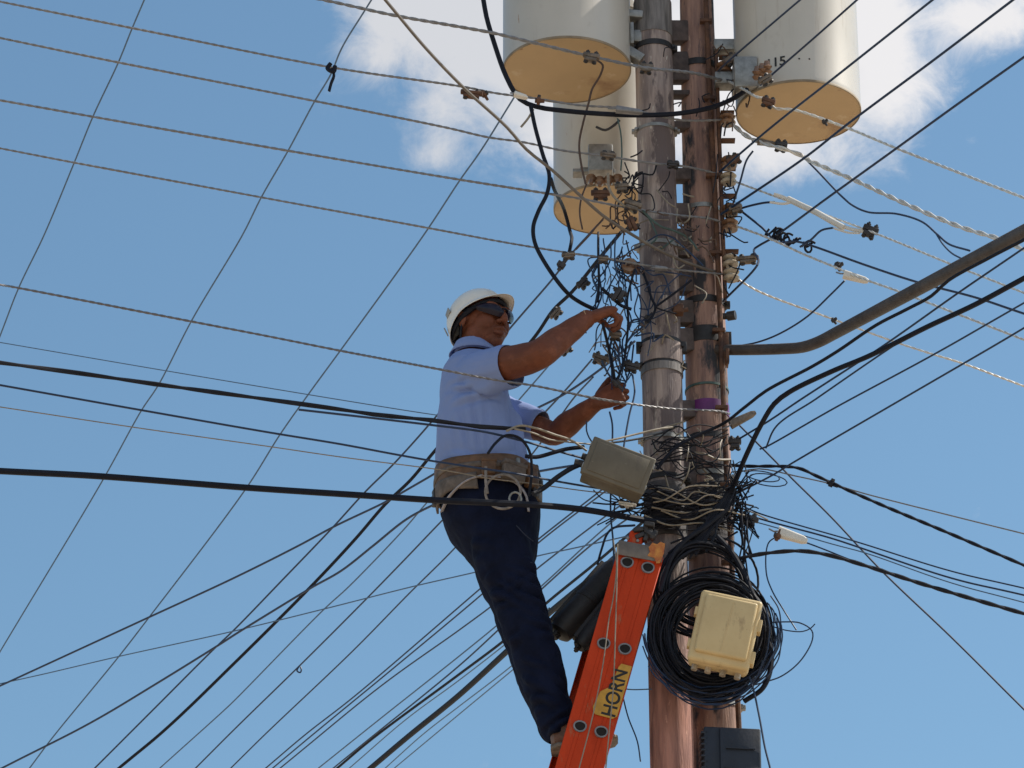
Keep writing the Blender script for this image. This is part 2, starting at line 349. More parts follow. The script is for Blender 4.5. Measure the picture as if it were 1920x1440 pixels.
# spacer blocks between the two poles: sky shows through the gaps left
sp_ = MB()
for py, h in ((-40, 60), (62, 40), (128, 55), (178, 10), (238, 14), (330, 22), (400, 30), (458, 50), (580, 26), (600, 18), (770, 30), (850, 24), (892, 50), (945, 50), (1010, 70), (520, 60), (640, 40)):
    a = AX(0, py); b = AX(1, py); c = (a + b) / 2; hh = h * .0019 / .9
    sp_.box(Matrix.Translation(c) @ frame(b - a, (0, 0, 1)), ((b - a).length - .1, hh, .05), .004)
sp_.build_each('spacer', mat('brown_steel', (.13, .10, .095), .8, .1, .5, 20, bump=.001), pl)
# rusty pipe up the edge of the right pole
mb = MB(); path = [P(1318, -500, .03), P(1322, -60, .02)] + [P(x, y, .02) for x, y in ((1326, 60), (1331, 180), (1337, 300), (1343, 420), (1347, 520), (1352, 640), (1357, 760), (1363, 900), (1372, 1050), (1378, 1200))]
path.append(Vector((path[-1].x + .05, .02, 4.0))); path.append(Vector((path[-1].x + .1, .02, 0)))
mb.tube(catmull(path, .1), .0095, 8); mb.build('conduit', BRN, pr)
mb = MB()
for py in range(40, 1300, 145):
    q = P(1326 + py * .041, py, .02); mb.box(Matrix.Translation(q + Vector((-.008, 0, 0))), (.045, .026, .014), .002)
mb.build_each('conduit_strap', BRN, pr)

# ---------------------------------------------------------------- transformers
TANB2 = mat('stained_rim', (.36, .27, .17), .6, 0, .5, 12)
def transformer(label, cx, cy, rx, Y, hgt, lugx, seed, number=None):
    c = P(cx, cy, Y); r = rx * px2m(c)
    t = empty('transformer', c, label, 'transformer', 'pole transformers')
    mb = MB(); mb.lathe(c, (0, 0, 1), [(-.012, r * .985), (-.012, r), (.004, r * 1.004), (.010, r), (hgt * .5, r), (hgt - .03, r), (hgt - .03, r * 1.03), (hgt, r * 1.03), (hgt + .05, r * .6), (hgt + .07, r * .1)], 96)
    mb.build('tank', TANK, t)
    mb = MB(); mb.lathe(c, (0, 0, 1), [(-.0125, r * .984), (-.009, r * .975), (.0005, r * .955), (-.002, r * .6), (-.004, r * .05)], 96, cap=True)
    b_ = mb.build('base', TANB, t)
    mb = MB(); mb.lathe(c, (0, 0, 1), [(-.014, r * .985), (-.0155, r * .992), (-.014, r * 1.003), (-.006, r * 1.004), (-.004, r * 1.000)], 96, cap=False); mb.build('rim', TANB2, t)
    for k in range(3):
        q = R(40 + 120 * k); a = c + Vector((math.cos(q), math.sin(q), 0)) * r * .5 + Vector((0, 0, hgt + .03))
        mb = MB(); pr_ = [(0, .03)]
        for i in range(6): pr_ += [(.02 + i * .035, .022), (.03 + i * .035, .045), (.036 + i * .035, .022)]
        mb.lathe(a, (0, 0, 1), pr_ + [(.25, .012), (.29, .01)], 20); mb.build('bushing', CERW, t)
    # hanger lugs towards the poles
    mb = MB()
    for z in (.12, hgt - .18):
        mb.box(Matrix.Translation(c + Vector((lugx * (r + .03), 0, z))), (.09, .06, .05), .004)
        mb.box(Matrix.Translation(c + Vector((lugx * (r + .004), 0, z))), (.014, .1, .09), .003)
    mb.build_each('hanger', GALV, t)
    return t, c, r
tA, cA, rA = transformer('large pale transformer left of the poles, tan underside, no number seen', 1063, 127, 120, -.02, .95, 1, 1)
tB, cB, rB = transformer('large pale transformer right of the poles, stencilled number on its side', 1497, 206, 117, 0, .95, -1, 2)
tC, cC, rC = transformer('smaller lower transformer behind the left pole and below the left tank', 1135, 388, 97, .5, .8, 1, 3)
def text_mesh(s, size, ext=0.0):
    cu = bpy.data.curves.new('t', 'FONT'); cu.body = s; cu.size = size; cu.extrude = ext; cu.align_x = 'CENTER'; cu.align_y = 'CENTER'; cu.offset = size * .02
    o = bpy.data.objects.new('t', cu); COL.objects.link(o); dg = bpy.context.evaluated_depsgraph_get(); me = bpy.data.meshes.new_from_object(o.evaluated_get(dg))
    vs = [v.co.copy() for v in me.vertices]; fs = [tuple(p.vertices) for p in me.polygons]; bpy.data.objects.remove(o); bpy.data.meshes.remove(me); return vs, fs
vs, fs = text_mesh('115', .052)
mb = MB(); a0 = math.atan2(-1, (1449 - 1497) / 117 * 1.0); a0 = math.acos((1449 - 1497) / 117)
zc = P(1449, 112, -rB).z
mb.add([cB + Vector((math.cos(-(a0 - v.x / rB)) * (rB + .0015), math.sin(-(a0 - v.x / rB)) * (rB + .0015), zc - cB.z + v.y)) for v in vs], fs); mb.build('number', INK, tB, smooth=False)
# dotted punch marks to the right of the number
mb = MB()
for dx in (1492, 1511):
    a1 = math.acos((dx - 1497) / 117); q = cB + Vector((math.cos(-a1) * rB, math.sin(-a1) * rB, P(dx, 110, -rB).z - cB.z)); mb.ball(q, .0035)
mb.build_each('rivet', DRK, tB)
# nameplate / terminal box low on each tank
def terminal(t, px, py, Y, w, h):
    c = P(px, py, Y); k = px2m(c); mb = MB(); mb.box(Matrix.Translation(c), (w * k, .05, h * k / .9), .006); o = mb.build('terminal_box', GALV, t); return c
terminal(tB, 1398, 140, -.15, 44, 60)
mb = MB()
for i in range(3):
    q = P(1420 + i * 9, 150 - i * 5, -.24); mb.lathe(q, (0, -.4, 1), [(0, .012), (.012, .02), (.018, .012), (.03, .02), (.036, .012), (.05, .009)], 14)
mb.build_each('low_voltage_bushing', CERB, tB)
terminal(tC, 1126, 300, .2, 46, 52)
mb = MB()
for i, (x, y) in enumerate(((1108, 330), (1124, 334), (1142, 332), (1158, 330))):
    q = P(x, y, .17); mb.lathe(q, (0, -.5, -1), [(0, .011), (.012, .019), (.018, .011), (.03, .019), (.036, .011), (.05, .007)], 14)
mb.build_each('low_voltage_bushing', CERB, tC)
mb = MB(); mb.box(Matrix.Translation(P(1083, 325, .22)), (.035, .05, .014), .002); mb.box(Matrix.Translation(P(1120, 322, .25)) @ Matrix.Rotation(R(3), 4, 'Y'), (.13, .03, .02), .003); mb.build_each('bracket', GALV, tC)
# bracket arms between poles and tanks
mb = MB()
for (x0, y0, x1, y1, hh) in ((1180, 100, 1200, 112, .035), (1180, 30, 1200, 32, .03)):
    a, b = P(x0, y0, -.04), P(x1, y1, -.04); mb.box(Matrix.Translation((a + b) / 2) @ frame(b - a, (0, 0, 1)), ((b - a).length + .02, hh, .05), .003)
mb.build_each('bracket', GALV, tA)
mb = MB(); a, b = P(1338, 92, .03), P(1392, 88, .03); mb.box(Matrix.Translation((a + b) / 2), ((b - a).length, .06, .045), .003); mb.build('bracket', GALV, tB)

# ---------------------------------------------------------------- insulator rack on the right pole
rk = empty('insulator_rack', P(1354, 320, .02), 'vertical steel rack of spool insulators down the right edge of the right pole', 'insulator rack')
mb = MB(); a, b = P(1342, 85, .03), P(1360, 560, .03); mb.box(Matrix.Translation((a + b) / 2) @ frame(b - a, (1, 0, 0)), ((b - a).length, .012, .05), .002)
for py in range(108, 540, 52):
    q = P(1347 + py * .03, py, .02); mb.box(Matrix.Translation(q + Vector((.02, 0, 0))), (.05, .035, .005), .001)
mb.build('bracket', BRN, rk)
for i, (x, y, m_) in enumerate(((1358, 128, CERB), (1361, 150, CERB), (1364, 225, CERB), (1367, 305, CERB), (1366, 336, CERW), (1369, 395, CERB), (1369, 423, CERB), (1370, 490, CERW), (1371, 516, CERW))):
    c = P(x, y, .0); mb = MB(); h = .038
    mb.lathe(c - Vector((0, 0, h / 2)), (0, 0, 1), [(0, .012), (0, .026), (.008, .030), (.014, .026), (.018, .018), (.021, .018), (.025, .026), (.031, .030), (h, .024), (h, .008)], 20)
    mb.tube([c - Vector((0, 0, .03)), c + Vector((0, 0, .03))], .006, 6, mi=1); mb.build('spool', [m_, GALV], rk)

# ---------------------------------------------------------------- street lamp arm
sl = empty('street_lamp', P(1362, 655, .06), 'bent dark steel street lamp arm rising to the right from the right pole', 'street lamp')
pth = [P(1345, 656, .05), P(1400, 656, -.02), P(1470, 654, -.12), P(1505, 651, -.2), P(1535, 641, -.28), P(1562, 627, -.36)] + [P(1562, 627, -.36).lerp(P(1925, 433, -1.7), q) for q in (.15, .5, 1, 1.5)]
mb = MB(); pts = catmull(pth, .03); rr = [.0190 + .0055 * min(1, i / len(pts) * 1.3) for i in range(len(pts))]; mb.tube(pts, rr, 16); mb.build('arm', PIPE, sl)
mb = MB()
for x, y, yy in ((1604, 604, -.5), (1716, 549, -.86)):
    q = P(x, y - 2, yy - .03); mb.tube([q, q + Vector((0, -.01, -.004))], .006, 8)
mb.build_each('bolt', ALU, sl)
mb = MB(); mb.box(Matrix.Translation(P(1358, 657, .06)), (.03, .09, .10), .003); mb.box(Matrix.Translation(P(1364, 668, .0)), (.012, .03, .05), .002); mb.build_each('mounting_plate', BRN, sl)
mb = MB(); e = pts[-1]; dd = (pts[-1] - pts[-3]).normalized(); mb.loft([(e - dd * .05, Vector((0, .03, 0)), Vector((0, 0, .03))), (e + dd * .05, Vector((0, .07, 0)), Vector((0, 0, .05))), (e + dd * .3, Vector((0, .13, 0)), Vector((0, 0, .07))), (e + dd * .5, Vector((0, .1, 0)), Vector((0, 0, .05))), (e + dd * .58, Vector((0, .03, 0)), Vector((0, 0, .02)))]); mb.build('lamp_head', GALV, sl)
# wrap of tie wire and ties near the end of the arm
mb = MB()
for x, y, yy in ((1800, 500, -1.2), (1812, 494, -1.25), (1830, 484, -1.32), (1846, 476, -1.38), (1862, 466, -1.45)):
    c = P(x, y, yy); q = [c + (Vector((.45, 0, .6)).normalized() * math.cos(2 * math.pi * j / 12) + Vector((0, 1, 0)) * math.sin(2 * math.pi * j / 12)) * .031 for j in range(12)]; mb.tube(q, .003, 5, closed=True)
mb.build_each('tie_wire', ALU, sl)

# side studs of the right pole
mb = MB(); a = P(1364, 593, .04); mb.tube([a, a + Vector((.028, -.01, 0))], .017, 14); mb.tube([a + Vector((-.02, 0, 0)), a], .012, 12)
mb.build_each('side_bolt', DCLMP, pr)
mb = MB(); mb.box(Matrix.Translation(P(1272, 581, -.06)), (.035, .04, .035), .004); mb.tube([P(1262, 585, -.07), P(1290, 580, -.07)], .008, 8); mb.build_each('bolt', BRN, pl)
# ---------------------------------------------------------------- wires
G = {'top': 'bare line wires crossing from the left', 'fan': 'dark service drops fanning down to the lower left', 'thin': 'thin distant wires at the left', 'ru': 'dark wires rising to the upper right',
     'rd': 'bare line wires leaving the rack to the right', 'lowr': 'wires dropping away to the lower right', 'jump': 'jumper wires around the poles', 'heavy': 'heavy black cables'}
def wire(label, pts, rpx, m, Y=(0, 0), ext='', twist=0, grp=None, name='overhead_wire', cat='wire', extlen=9, step=None):
    """pts: image points (x, y[, Y]); Y: distance behind the poles at the first and last point"""
    k = len(pts); s = [0]
    for i in range(1, k): s.append(s[-1] + math.hypot(pts[i][0] - pts[i - 1][0], pts[i][1] - pts[i - 1][1]))
    pp = [P(p[0], p[1], p[2] if len(p) > 2 else Y[0] + (Y[1] - Y[0]) * s[i] / s[-1]) for i, p in enumerate(pts)]
    r = rpx * .5 * sum(px2m(p) for p in pp) / k
    if 'a' in ext: pp = [pp[0] + (pp[0] - pp[1]).normalized() * extlen] + pp
    if 'b' in ext: pp = pp + [pp[-1] + (pp[-1] - pp[-2]).normalized() * extlen]
    mb = MB()
    if twist:
        pitch = twist * r; path = catmull(pp, max(pitch / 7, .006)); ribs(mb, path, r * 1.12, twist, pitch)
    else: mb.tube(catmull(pp, step or (.03 if ext else .01)), r, 7)
    o = mb.build(name, m, None, origin=pp[len(pp) // 2])
    return tag(o, label, cat, G.get(grp, grp))
# --- bare wires from the left
wire('topmost bare twisted wire from the left, crossing in front of the large left tank', [(560, -10, -.5), (640, 7), (735, 28), (860, 50), (925, 62), (1000, 80), (1105, 105), (1205, 126, -.25), (1300, 137, -.12), (1352, 150, -.03)], 6.5, ALU, (-.5, -.1), 'a', 12, 'top')
wire('second bare wire from the left, with a black rag knotted on it', [(0, 3, -.4), (250, 53), (620, 126), (870, 163), (925, 174), (1007, 185), (1083, 197), (1169, 203), (1208, 211, -.16), (1275, 225, -.1), (1358, 225, 0)], 4.6, ALU, (-.4, -.1), 'a', 13, 'top')
wire('third bare wire from the left, crossing the middle of the lower tank', [(0, 71), (222, 117), (593, 190), (840, 240), (913, 257), (983, 267), (1054, 282), (1131, 292), (1221, 306, -.14), (1275, 311, -.08), (1321, 320, .0), (1360, 330, .02)], 4.6, ALU, (-.4, -.1), 'a', 13, 'top')
wire('fourth bare wire from the left, meeting the bottom of the lower tank', [(0, 188), (175, 219), (542, 283), (863, 337), (1040, 365), (1085, 372), (1179, 390, -.14), (1265, 403, -.09), (1335, 411, .0), (1362, 420, .02)], 4.8, ALU, (-.4, -.1), 'a', 13, 'top')
wire('fifth bare wire from the left, the lowest reaching the rack above the worker', [(0, 278), (140, 305), (490, 370), (800, 427), (950, 455), (1079, 476), (1131, 483), (1196, 495, -.14), (1246, 503, -.1), (1362, 515, .02)], 4.2, ALU, (-.4, -.1), 'a', 13, 'top')
wire('bare wire crossing the worker\'s shirt sleeve and lower hand', [(0, 534, -.7), (35, 540), (360, 603), (500, 630), (640, 658), (827, 693, -.55), (927, 712, -.5), (1000, 723, -.45), (1112, 746, -.33), (1167, 755, -.25), (1254, 766, -.13), (1348, 771, -.03), (1368, 776, .04)], 4.6, MIDW, (-.6, 0), 'a', 13, 'top')
wire('faint thin wire just above the thick striped cable at left', [(0, 642), (310, 695), (640, 750), (810, 777, .8), (1000, 800, .3)], 2.0, THIN, (1.5, .5), 'a', 0, 'thin')
wire('faint thin wire between the two cables at left, lowest of the faint ones', [(0, 763), (250, 801), (510, 838), (640, 857), (840, 883, -.3), (917, 897, -.3), (1000, 907), (1110, 922, -.12), (1225, 930, -.08)], 2.2, TANW, (-.5, -.1), 'a', 0, 'thin')
wire('thick bound black cable crossing the shirt at chest-to-belly height', [(0, 680, -.8), (150, 700), (290, 720), (640, 768), (700, 777), (810, 788, -.45), (900, 800, -.4), (985, 804, -.36)], 8.6, BLK2, (-.7, -.4), 'a', 60, 'heavy', 'overhead_cable', 'cable')
wire('thinner black strand parting below the thick cable over the shirt', [(560, 768, -.55), (700, 784, -.5), (810, 797, -.44), (910, 810, -.4), (985, 828, -.33), (1060, 850, -.2), (1105, 862, -.14)], 4.5, NAVY, (-.5, -.2), '', 0, 'heavy')
wire('dark wire from the left crossing the brown belt', [(0, 722, -.6), (265, 769), (500, 810), (640, 833), (747, 853), (833, 868, -.36), (967, 888, -.34), (1020, 898), (1100, 912, -.2), (1215, 928, -.09)], 4.2, NAVY, (-.55, -.2), 'a', 0, 'thin')
wire('heaviest black cable from the left, crossing the trousers below the belt', [(0, 883, -.7), (190, 893), (460, 914), (700, 930), (820, 938, -.42), (1010, 947, -.36), (1100, 956, -.28), (1180, 970, -.18), (1240, 979, -.11), (1310, 978, -.05)], 12.5, BLK, (-.6, -.2), 'a', 0, 'heavy', 'overhead_cable', 'cable')
# --- thin far wires crossing the left sky
wire('leftmost thin dark wire slanting from the top edge', [(273, -6), (247, 55), (222, 117), (175, 217), (140, 303), (83, 440), (35, 540), (0, 630)], 3, THIN, (1.0, 3.0), 'ab', 0, 'thin')
wire('long thin dark wire slanting through the black rag knot', [(700, -6), (640, 92), (620, 140), (590, 190), (540, 283), (490, 370), (455, 440), (360, 600), (297, 722), (265, 770), (190, 905), (0, 1222)], 3, THIN, (.2, 5), 'ab', 0, 'thin')
wire('long thin slanting wire passing just left of the white helmet', [(975, 165, .9), (900, 285), (863, 337), (795, 440), (640, 655), (580, 737), (525, 815), (460, 918), (280, 1157), (222, 1232), (97, 1385), (52, 1445)], 3, THIN, (.9, 6), 'ab', 0, 'thin')
# --- fan
wire('dark drop passing behind the helmet and the upper back', [(1130, 412, .35), (1104, 440), (1075, 472), (1037, 522), (987, 580), (956, 616), (880, 706), (810, 790), (740, 868), (687, 920), (623, 990), (530, 1087), (440, 1180), (398, 1220), (288, 1330), (175, 1443)], 3.6, NAVY, (.35, 5), 'b', 0, 'fan')
wire('thick black drop running from the lower tank behind the raised arm', [(1165, 435, .3), (1121, 488), (1073, 547), (1037, 582), (1004, 630), (900, 750), (815, 846), (770, 900), (723, 945), (667, 1010), (583, 1100), (440, 1243), (312, 1366), (215, 1447)], 6.5, BLK, (.3, 4), 'b', 0, 'heavy', 'overhead_cable', 'cable')
wire('dark drop parting from the thick one above the heavy cable, shallowest of the fan', [(1190, 640, .2), (1125, 693), (1058, 739), (979, 780), (900, 832), (833, 877), (760, 920), (723, 941), (627, 987), (560, 1023), (440, 1083), (280, 1157), (0, 1286)], 4.2, NAVY, (.2, 4), 'b', 0, 'fan')
wire('dark drop leaving behind the back pocket and ending at the bottom left corner', [(1095, 870, .15), (1020, 882), (900, 908), (820, 943), (763, 973), (700, 1023), (640, 1070), (587, 1100), (557, 1118), (440, 1190), (417, 1205), (288, 1285), (172, 1354), (0, 1442)], 4.4, NAVY, (.15, 4), 'b', 0, 'fan')
wire('very thin nearly level wire crossing all the slanting drops at lower left', [(1190, 1002, .3), (1080, 1027), (1010, 1042), (903, 1070), (773, 1100), (607, 1142), (431, 1185), (222, 1231), (90, 1262), (32, 1275), (0, 1282)], 2.4, THIN, (.3, 4), 'b', 0, 'fan')
wire('thin drop entering behind the trouser seat, kinked near its lower end', [(1060, 645, .3), (1035, 678), (979, 743), (890, 845), (800, 943), (757, 993), (654, 1100), (607, 1143), (440, 1313), (420, 1332), (300, 1440)], 2.8, THIN, (.3, 5), 'b', 0, 'fan')
wire('dark drop with a tiny curl of wire hanging under it', [(1110, 674, .3), (1060, 732), (1006, 790), (900, 905), (830, 975), (760, 1048), (683, 1127), (563, 1247), (440, 1367), (362, 1445)], 3.2, NAVY, (.3, 5), 'b', 0, 'fan')
mb = MB(); c = P(563, 1250, 3.0); mb.tube(catmull([c, P(565, 1256, 3), P(563, 1261, 3), P(557, 1258, 3), P(560, 1250, 3)], .004), .0035, 6)
tag(mb.build('wire_end', NAVY), 'tiny curled wire tail hanging from a slanting drop at lower left', 'wire end')
wire('dark drop just right of the one with the curl, behind the trouser thigh', [(1112, 707, .3), (1077, 745), (1037, 800), (940, 925), (857, 1023), (767, 1113), (660, 1222), (497, 1377), (430, 1443)], 3.0, NAVY, (.3, 5), 'b', 0, 'fan')
FX = [('upper wire of the closely paired drops behind the knee', [(1200, 862), (1134, 914), (1007, 1013), (913, 1093), (664, 1306), (573, 1377), (495, 1443)], 3.0, NAVY),
      ('lower wire of the closely paired drops behind the knee', [(1200, 872), (1134, 922), (1007, 1020), (920, 1100), (740, 1251), (587, 1377), (508, 1443)], 3.0, NAVY),
      ('drop just below the close pair, meeting the pair at the bottom edge', [(1205, 918), (1138, 966), (1015, 1060), (930, 1130), (860, 1182), (716, 1285), (522, 1443)], 3.0, NAVY),
      ('thin drop in the middle of the right group, behind the lower knee', [(1210, 926), (1116, 1006), (1025, 1090), (943, 1163), (860, 1231), (720, 1342), (590, 1446)], 2.8, THIN),
      ('drop that closes on the medium black cable above the bottom edge', [(1210, 950), (1116, 1016), (1025, 1096), (943, 1173), (860, 1249), (688, 1389), (618, 1446)], 3.2, NAVY),
      ('medium black cable just above the thickest slanting one', [(1210, 975), (1120, 1053), (1029, 1127), (950, 1197), (860, 1265), (697, 1386), (628, 1444)], 5.2, BLK),
      ('thin wire lying between the medium and the thickest slanting cable', [(1030, 1140), (950, 1206), (860, 1276), (760, 1350), (652, 1443)], 2.4, THIN),
      ('thickest slanting black cable passing behind the shin', [(1205, 1000), (1120, 1075), (1029, 1150), (953, 1219), (860, 1304), (770, 1377), (688, 1446)], 11.5, BLK2),
      ('thin wire hugging the thickest slanting cable from below', [(1060, 1160), (960, 1248), (860, 1325), (793, 1377), (716, 1446)], 2.4, THIN),
      ('lowest and rightmost thin slanting wire at the bottom', [(1100, 1140), (1000, 1224), (860, 1340), (735, 1444)], 2.4, THIN)]
for i, (lb, pts, r_, m_) in enumerate(FX):
    hv = r_ > 5
    wire(lb, pts, r_, m_, (.22 + .012 * i, 4), 'b', 0, 'heavy' if hv else 'fan', 'overhead_cable' if hv else 'overhead_wire', 'cable' if hv else 'wire')
# --- upper left cables
wire('tan messenger cable slanting down from the top edge to the right pole', [(716, -8, -.9), (800, 92), (870, 165), (950, 238), (987, 280), (1033, 317), (1096, 374, -.35), (1129, 403, -.3), (1179, 436, -.22), (1246, 474, -.12), (1283, 490, -.07), (1331, 507, .02), (1352, 512, .04)], 6.2, MESS, (-.9, 0), 'a', 0, 'heavy', 'overhead_cable', 'cable')
wire('thick black cable hanging in a bend below the large left tank to the right tank', [(905, -10, -.3), (912, 30), (925, 75), (950, 145), (975, 186), (1005, 200), (1060, 208), (1120, 213), (1190, 216, -.18), (1260, 214, -.14), (1310, 207, -.1), (1345, 198, -.08), (1378, 183, -.12), (1400, 168, -.2)], 9.5, BLK, (-.3, -.2), 'a', 0, 'heavy', 'overhead_cable', 'cable')
wire('black cable looping down the sky to the worker\'s raised hand', [(995, 198, -.3), (1004, 240), (1018, 290), (1030, 328), (1026, 362), (1010, 395), (1000, 425), (1003, 455), (1020, 490), (1058, 543), (1090, 568, -.2), (1125, 584, -.18), (1160, 596, -.18)], 8, BLK, (-.3, -.3), '', 0, 'jump', 'jumper_cable', 'cable')
wire('short black stub cable under the left end of the lower tank', [(1033, 335, -.28), (1038, 352, -.2), (1060, 400, .3), (1068, 430, .3), (1071, 455), (1066, 478)], 7, BLK, (.1, .1), '', 0, 'jump', 'jumper_cable', 'cable')
wire('short bare tail sticking out left of the bend of the thick cable', [(1000, 205), (990, 222), (977, 238)], 4.5, TANW, (-.3, -.3), '', 0, 'jump', 'jumper_wire')
# --- right side
wire('upper bare wire leaving to the right across the underside of the right tank', [(1362, 150, 0), (1395, 168, -.2), (1424, 183, -.3), (1437, 184, -.3), (1452, 202, -.3), (1489, 206, -.32), (1581, 237), (1681, 278), (1920, 371, -.9)], 5.4, ALB, (0, -.9), 'b', 13, 'rd')
wire('lumpy bright twisted wire leaving to the right below the right tank', [(1366, 225, 0), (1400, 255), (1430, 268), (1465, 278), (1500, 290, -.15), (1520, 302), (1600, 337), (1700, 383), (1800, 425), (1880, 450), (1925, 470, -.9)], 8.2, ALB, (0, -.9), 'b', 16, 'rd')
wire('third bare wire on the right, carrying the pale sheath', [(1366, 336, 0), (1450, 367), (1540, 400), (1635, 435), (1700, 461), (1780, 494), (1920, 549, -.9)], 4.2, ALB, (0, -.9), 'b', 13, 'rd')
wire('fourth bare wire on the right, passing the tangled splice', [(1370, 420, 0), (1440, 446), (1510, 478), (1571, 503), (1600, 516), (1687, 547), (1778, 582), (1920, 637, -.9)], 4.6, ALB, (0, -.9), 'b', 13, 'rd')
wire('lowest bare wire on the right, passing behind the bend of the lamp arm', [(1372, 516, .05), (1420, 545), (1558, 597), (1687, 644, .1), (1752, 665), (1804, 681), (1920, 724)], 4.2, ALB, (.05, .1), 'b', 13, 'rd')
wire('dark wire rising right across the tank, nearest the pole', [(1345, 135, .0), (1371, 110, -.3), (1500, 0, -.8)], 4, NAVY, (-.1, -.8), 'b', 0, 'ru')
wire('dark wire rising right from beside the stencilled number', [(1425, 160, -.25), (1452, 136, -.3), (1530, 68), (1610, -3, -1)], 4.2, NAVY, (-.3, -1), 'b', 0, 'ru')
wire('dark wire rising right across the tan underside of the right tank', [(1350, 322, -.02), (1374, 300, -.1), (1442, 242, -.3), (1565, 145), (1752, -3, -1.4)], 4.6, NAVY, (-.1, -1.4), 'b', 0, 'ru')
wire('dark wire rising right clear of the tank to the top edge', [(1352, 402, -.02), (1374, 387), (1507, 297), (1590, 232), (1750, 113), (1903, -3, -1.6)], 5, NAVY, (0, -1.6), 'b', 0, 'ru')
wire('lowest dark wire rising right to the right edge, ending in the splice', [(1356, 565, .05), (1420, 497), (1416, 465, 0), (1442, 450, -.05), (1560, 365), (1681, 278), (1800, 192), (1920, 107, -1.6)], 4.6, NAVY, (0, -1.6), 'b', 0, 'ru')
wire('black wire leaving the tangled splice to the right', [(1385, 392, 0), (1430, 428), (1460, 455), (1490, 452), (1523, 461), (1620, 496), (1720, 529), (1830, 558), (1920, 588, -.8)], 4.6, NAVY, (0, -.8), 'b', 0, 'rd')
wire('wavy dark wire hanging between the lumpy wire and the lamp arm', [(1512, 300, -.15), (1530, 318), (1578, 368), (1600, 386), (1629, 398), (1681, 401), (1729, 416), (1758, 440), (1780, 458), (1818, 470)], 4, NAVY, (-.15, -1.1), '', 0, 'jump', 'jumper_wire')
wire('short dark branch dropping from the wavy wire onto the lamp arm', [(1755, 438, -.9), (1768, 458), (1785, 475), (1803, 485)], 3.4, NAVY, (-.9, -1.15), '', 0, 'jump', 'jumper_wire')
wire('dark wire dropping from the wedge connector to the lamp arm', [(1584, 526), (1560, 550), (1513, 594), (1461, 626), (1419, 642), (1375, 650)], 3.6, NAVY, (-.4, .1), '', 0, 'jump', 'jumper_wire')
wire('dark jumper curving down beside the right pole from the ceramic clamp', [(1412, 283, -.1), (1400, 300), (1388, 340), (1374, 384)], 4, NAVY, (-.1, 0), '', 0, 'jump', 'jumper_wire')
wire('short dark jumper entering the forked pale sheath', [(1385, 392, 0), (1410, 385), (1435, 380), (1452, 379)], 4.4, NAVY, (0, -.15), '', 0, 'jump', 'jumper_wire')
wire('dark jumper curving from the splice up to the pale sheath', [(1500, 463, -.2), (1520, 450), (1540, 432), (1562, 427)], 4.2, NAVY, (-.2, -.3), '', 0, 'jump', 'jumper_wire')
wire('black cable running under the lamp arm and down to the poles', [(1232, 880, -.12), (1260, 845, -.13), (1300, 820, -.13), (1345, 800, -.13), (1397, 763), (1436, 733), (1523, 687), (1571, 658), (1642, 610), (1700, 580), (1746, 555), (1778, 526), (1850, 486), (1925, 447, -1.75)], 6.5, BLK, (-.1, -1.75), 'b', 0, 'heavy', 'overhead_cable', 'cable')
wire('dark wire crossing below the lamp arm from the black pole-side connector', [(1384, 824), (1442, 789), (1500, 750), (1655, 649), (1797, 549), (1920, 465)], 4, NAVY, (-.05, -1.3), 'b', 0, 'ru')
wire('thickest black cable on the right, sharply bent beside the poles', [(1345, 958, -.1), (1368, 925, -.12), (1400, 852), (1428, 795), (1452, 757), (1480, 735), (1560, 696), (1630, 667), (1740, 612), (1830, 570), (1925, 519, -1.6)], 10, BLK, (-.1, -1.6), 'b', 0, 'heavy', 'overhead_cable', 'cable')
wire('thin dark strand leaving the bent cable and running under it', [(1436, 840), (1455, 800), (1530, 748), (1640, 672), (1700, 632)], 3.6, NAVY, (-.2, -.9), '', 0, 'ru')
wire('dark straight wire below the thick bent cable, upper of two', [(1425, 842), (1436, 838), (1565, 765), (1752, 664), (1920, 568)], 3.6, NAVY, (-.1, -1.2), 'b', 0, 'ru')
wire('dark straight wire below the thick bent cable, lower of two', [(1378, 927), (1452, 889), (1481, 871), (1680, 755), (1878, 640), (1925, 612)], 3.8, NAVY, (0, -1.3), 'b', 0, 'ru')
wire('knotted black cable sloping down to the right edge', [(1368, 872), (1397, 874), (1494, 877), (1530, 892), (1561, 906), (1649, 945), (1780, 1000), (1925, 1062)], 6.5, BLK, (0, -.6), 'b', 24, 'heavy', 'overhead_cable', 'cable')
wire('thin pale wire leaving the knotted cable above it at right', [(1385, 885), (1423, 879), (1494, 893), (1561, 908), (1623, 926), (1780, 966), (1925, 1002)], 2.8, ALU, (0, -.4), 'b', 0, 'lowr')
wire('dark wire diving steeply from the poles to the lower right edge', [(1387, 798), (1455, 866), (1484, 896), (1558, 969), (1655, 1072), (1784, 1195), (1925, 1335)], 3.8, NAVY, (0, -.3), 'b', 0, 'lowr')
wire('topmost wire of the flat sheaf running to the lower right edge', [(1372, 925), (1395, 950), (1419, 961), (1603, 1015), (1784, 1071), (1925, 1104)], 3.0, NAVY, (0, -.4), 'b', 0, 'lowr')
wire('middle wire of the flat sheaf running to the lower right edge', [(1376, 955), (1416, 970), (1558, 1009), (1604, 1024), (1784, 1084), (1925, 1117)], 3.6, NAVY, (0, -.4), 'b', 0, 'lowr')
wire('palest wire of the flat sheaf running to the lower right edge', [(1376, 968), (1440, 985), (1560, 1020), (1623, 1037), (1784, 1093), (1925, 1131)], 2.4, THIN, (0, -.4), 'b', 0, 'lowr')
wire('thin wire leaving the white cone clamp and joining the striped cable', [(1505, 1015), (1540, 1028), (1590, 1048), (1640, 1066), (1720, 1092)], 3, NAVY, (-.1, -.3), '', 0, 'lowr')
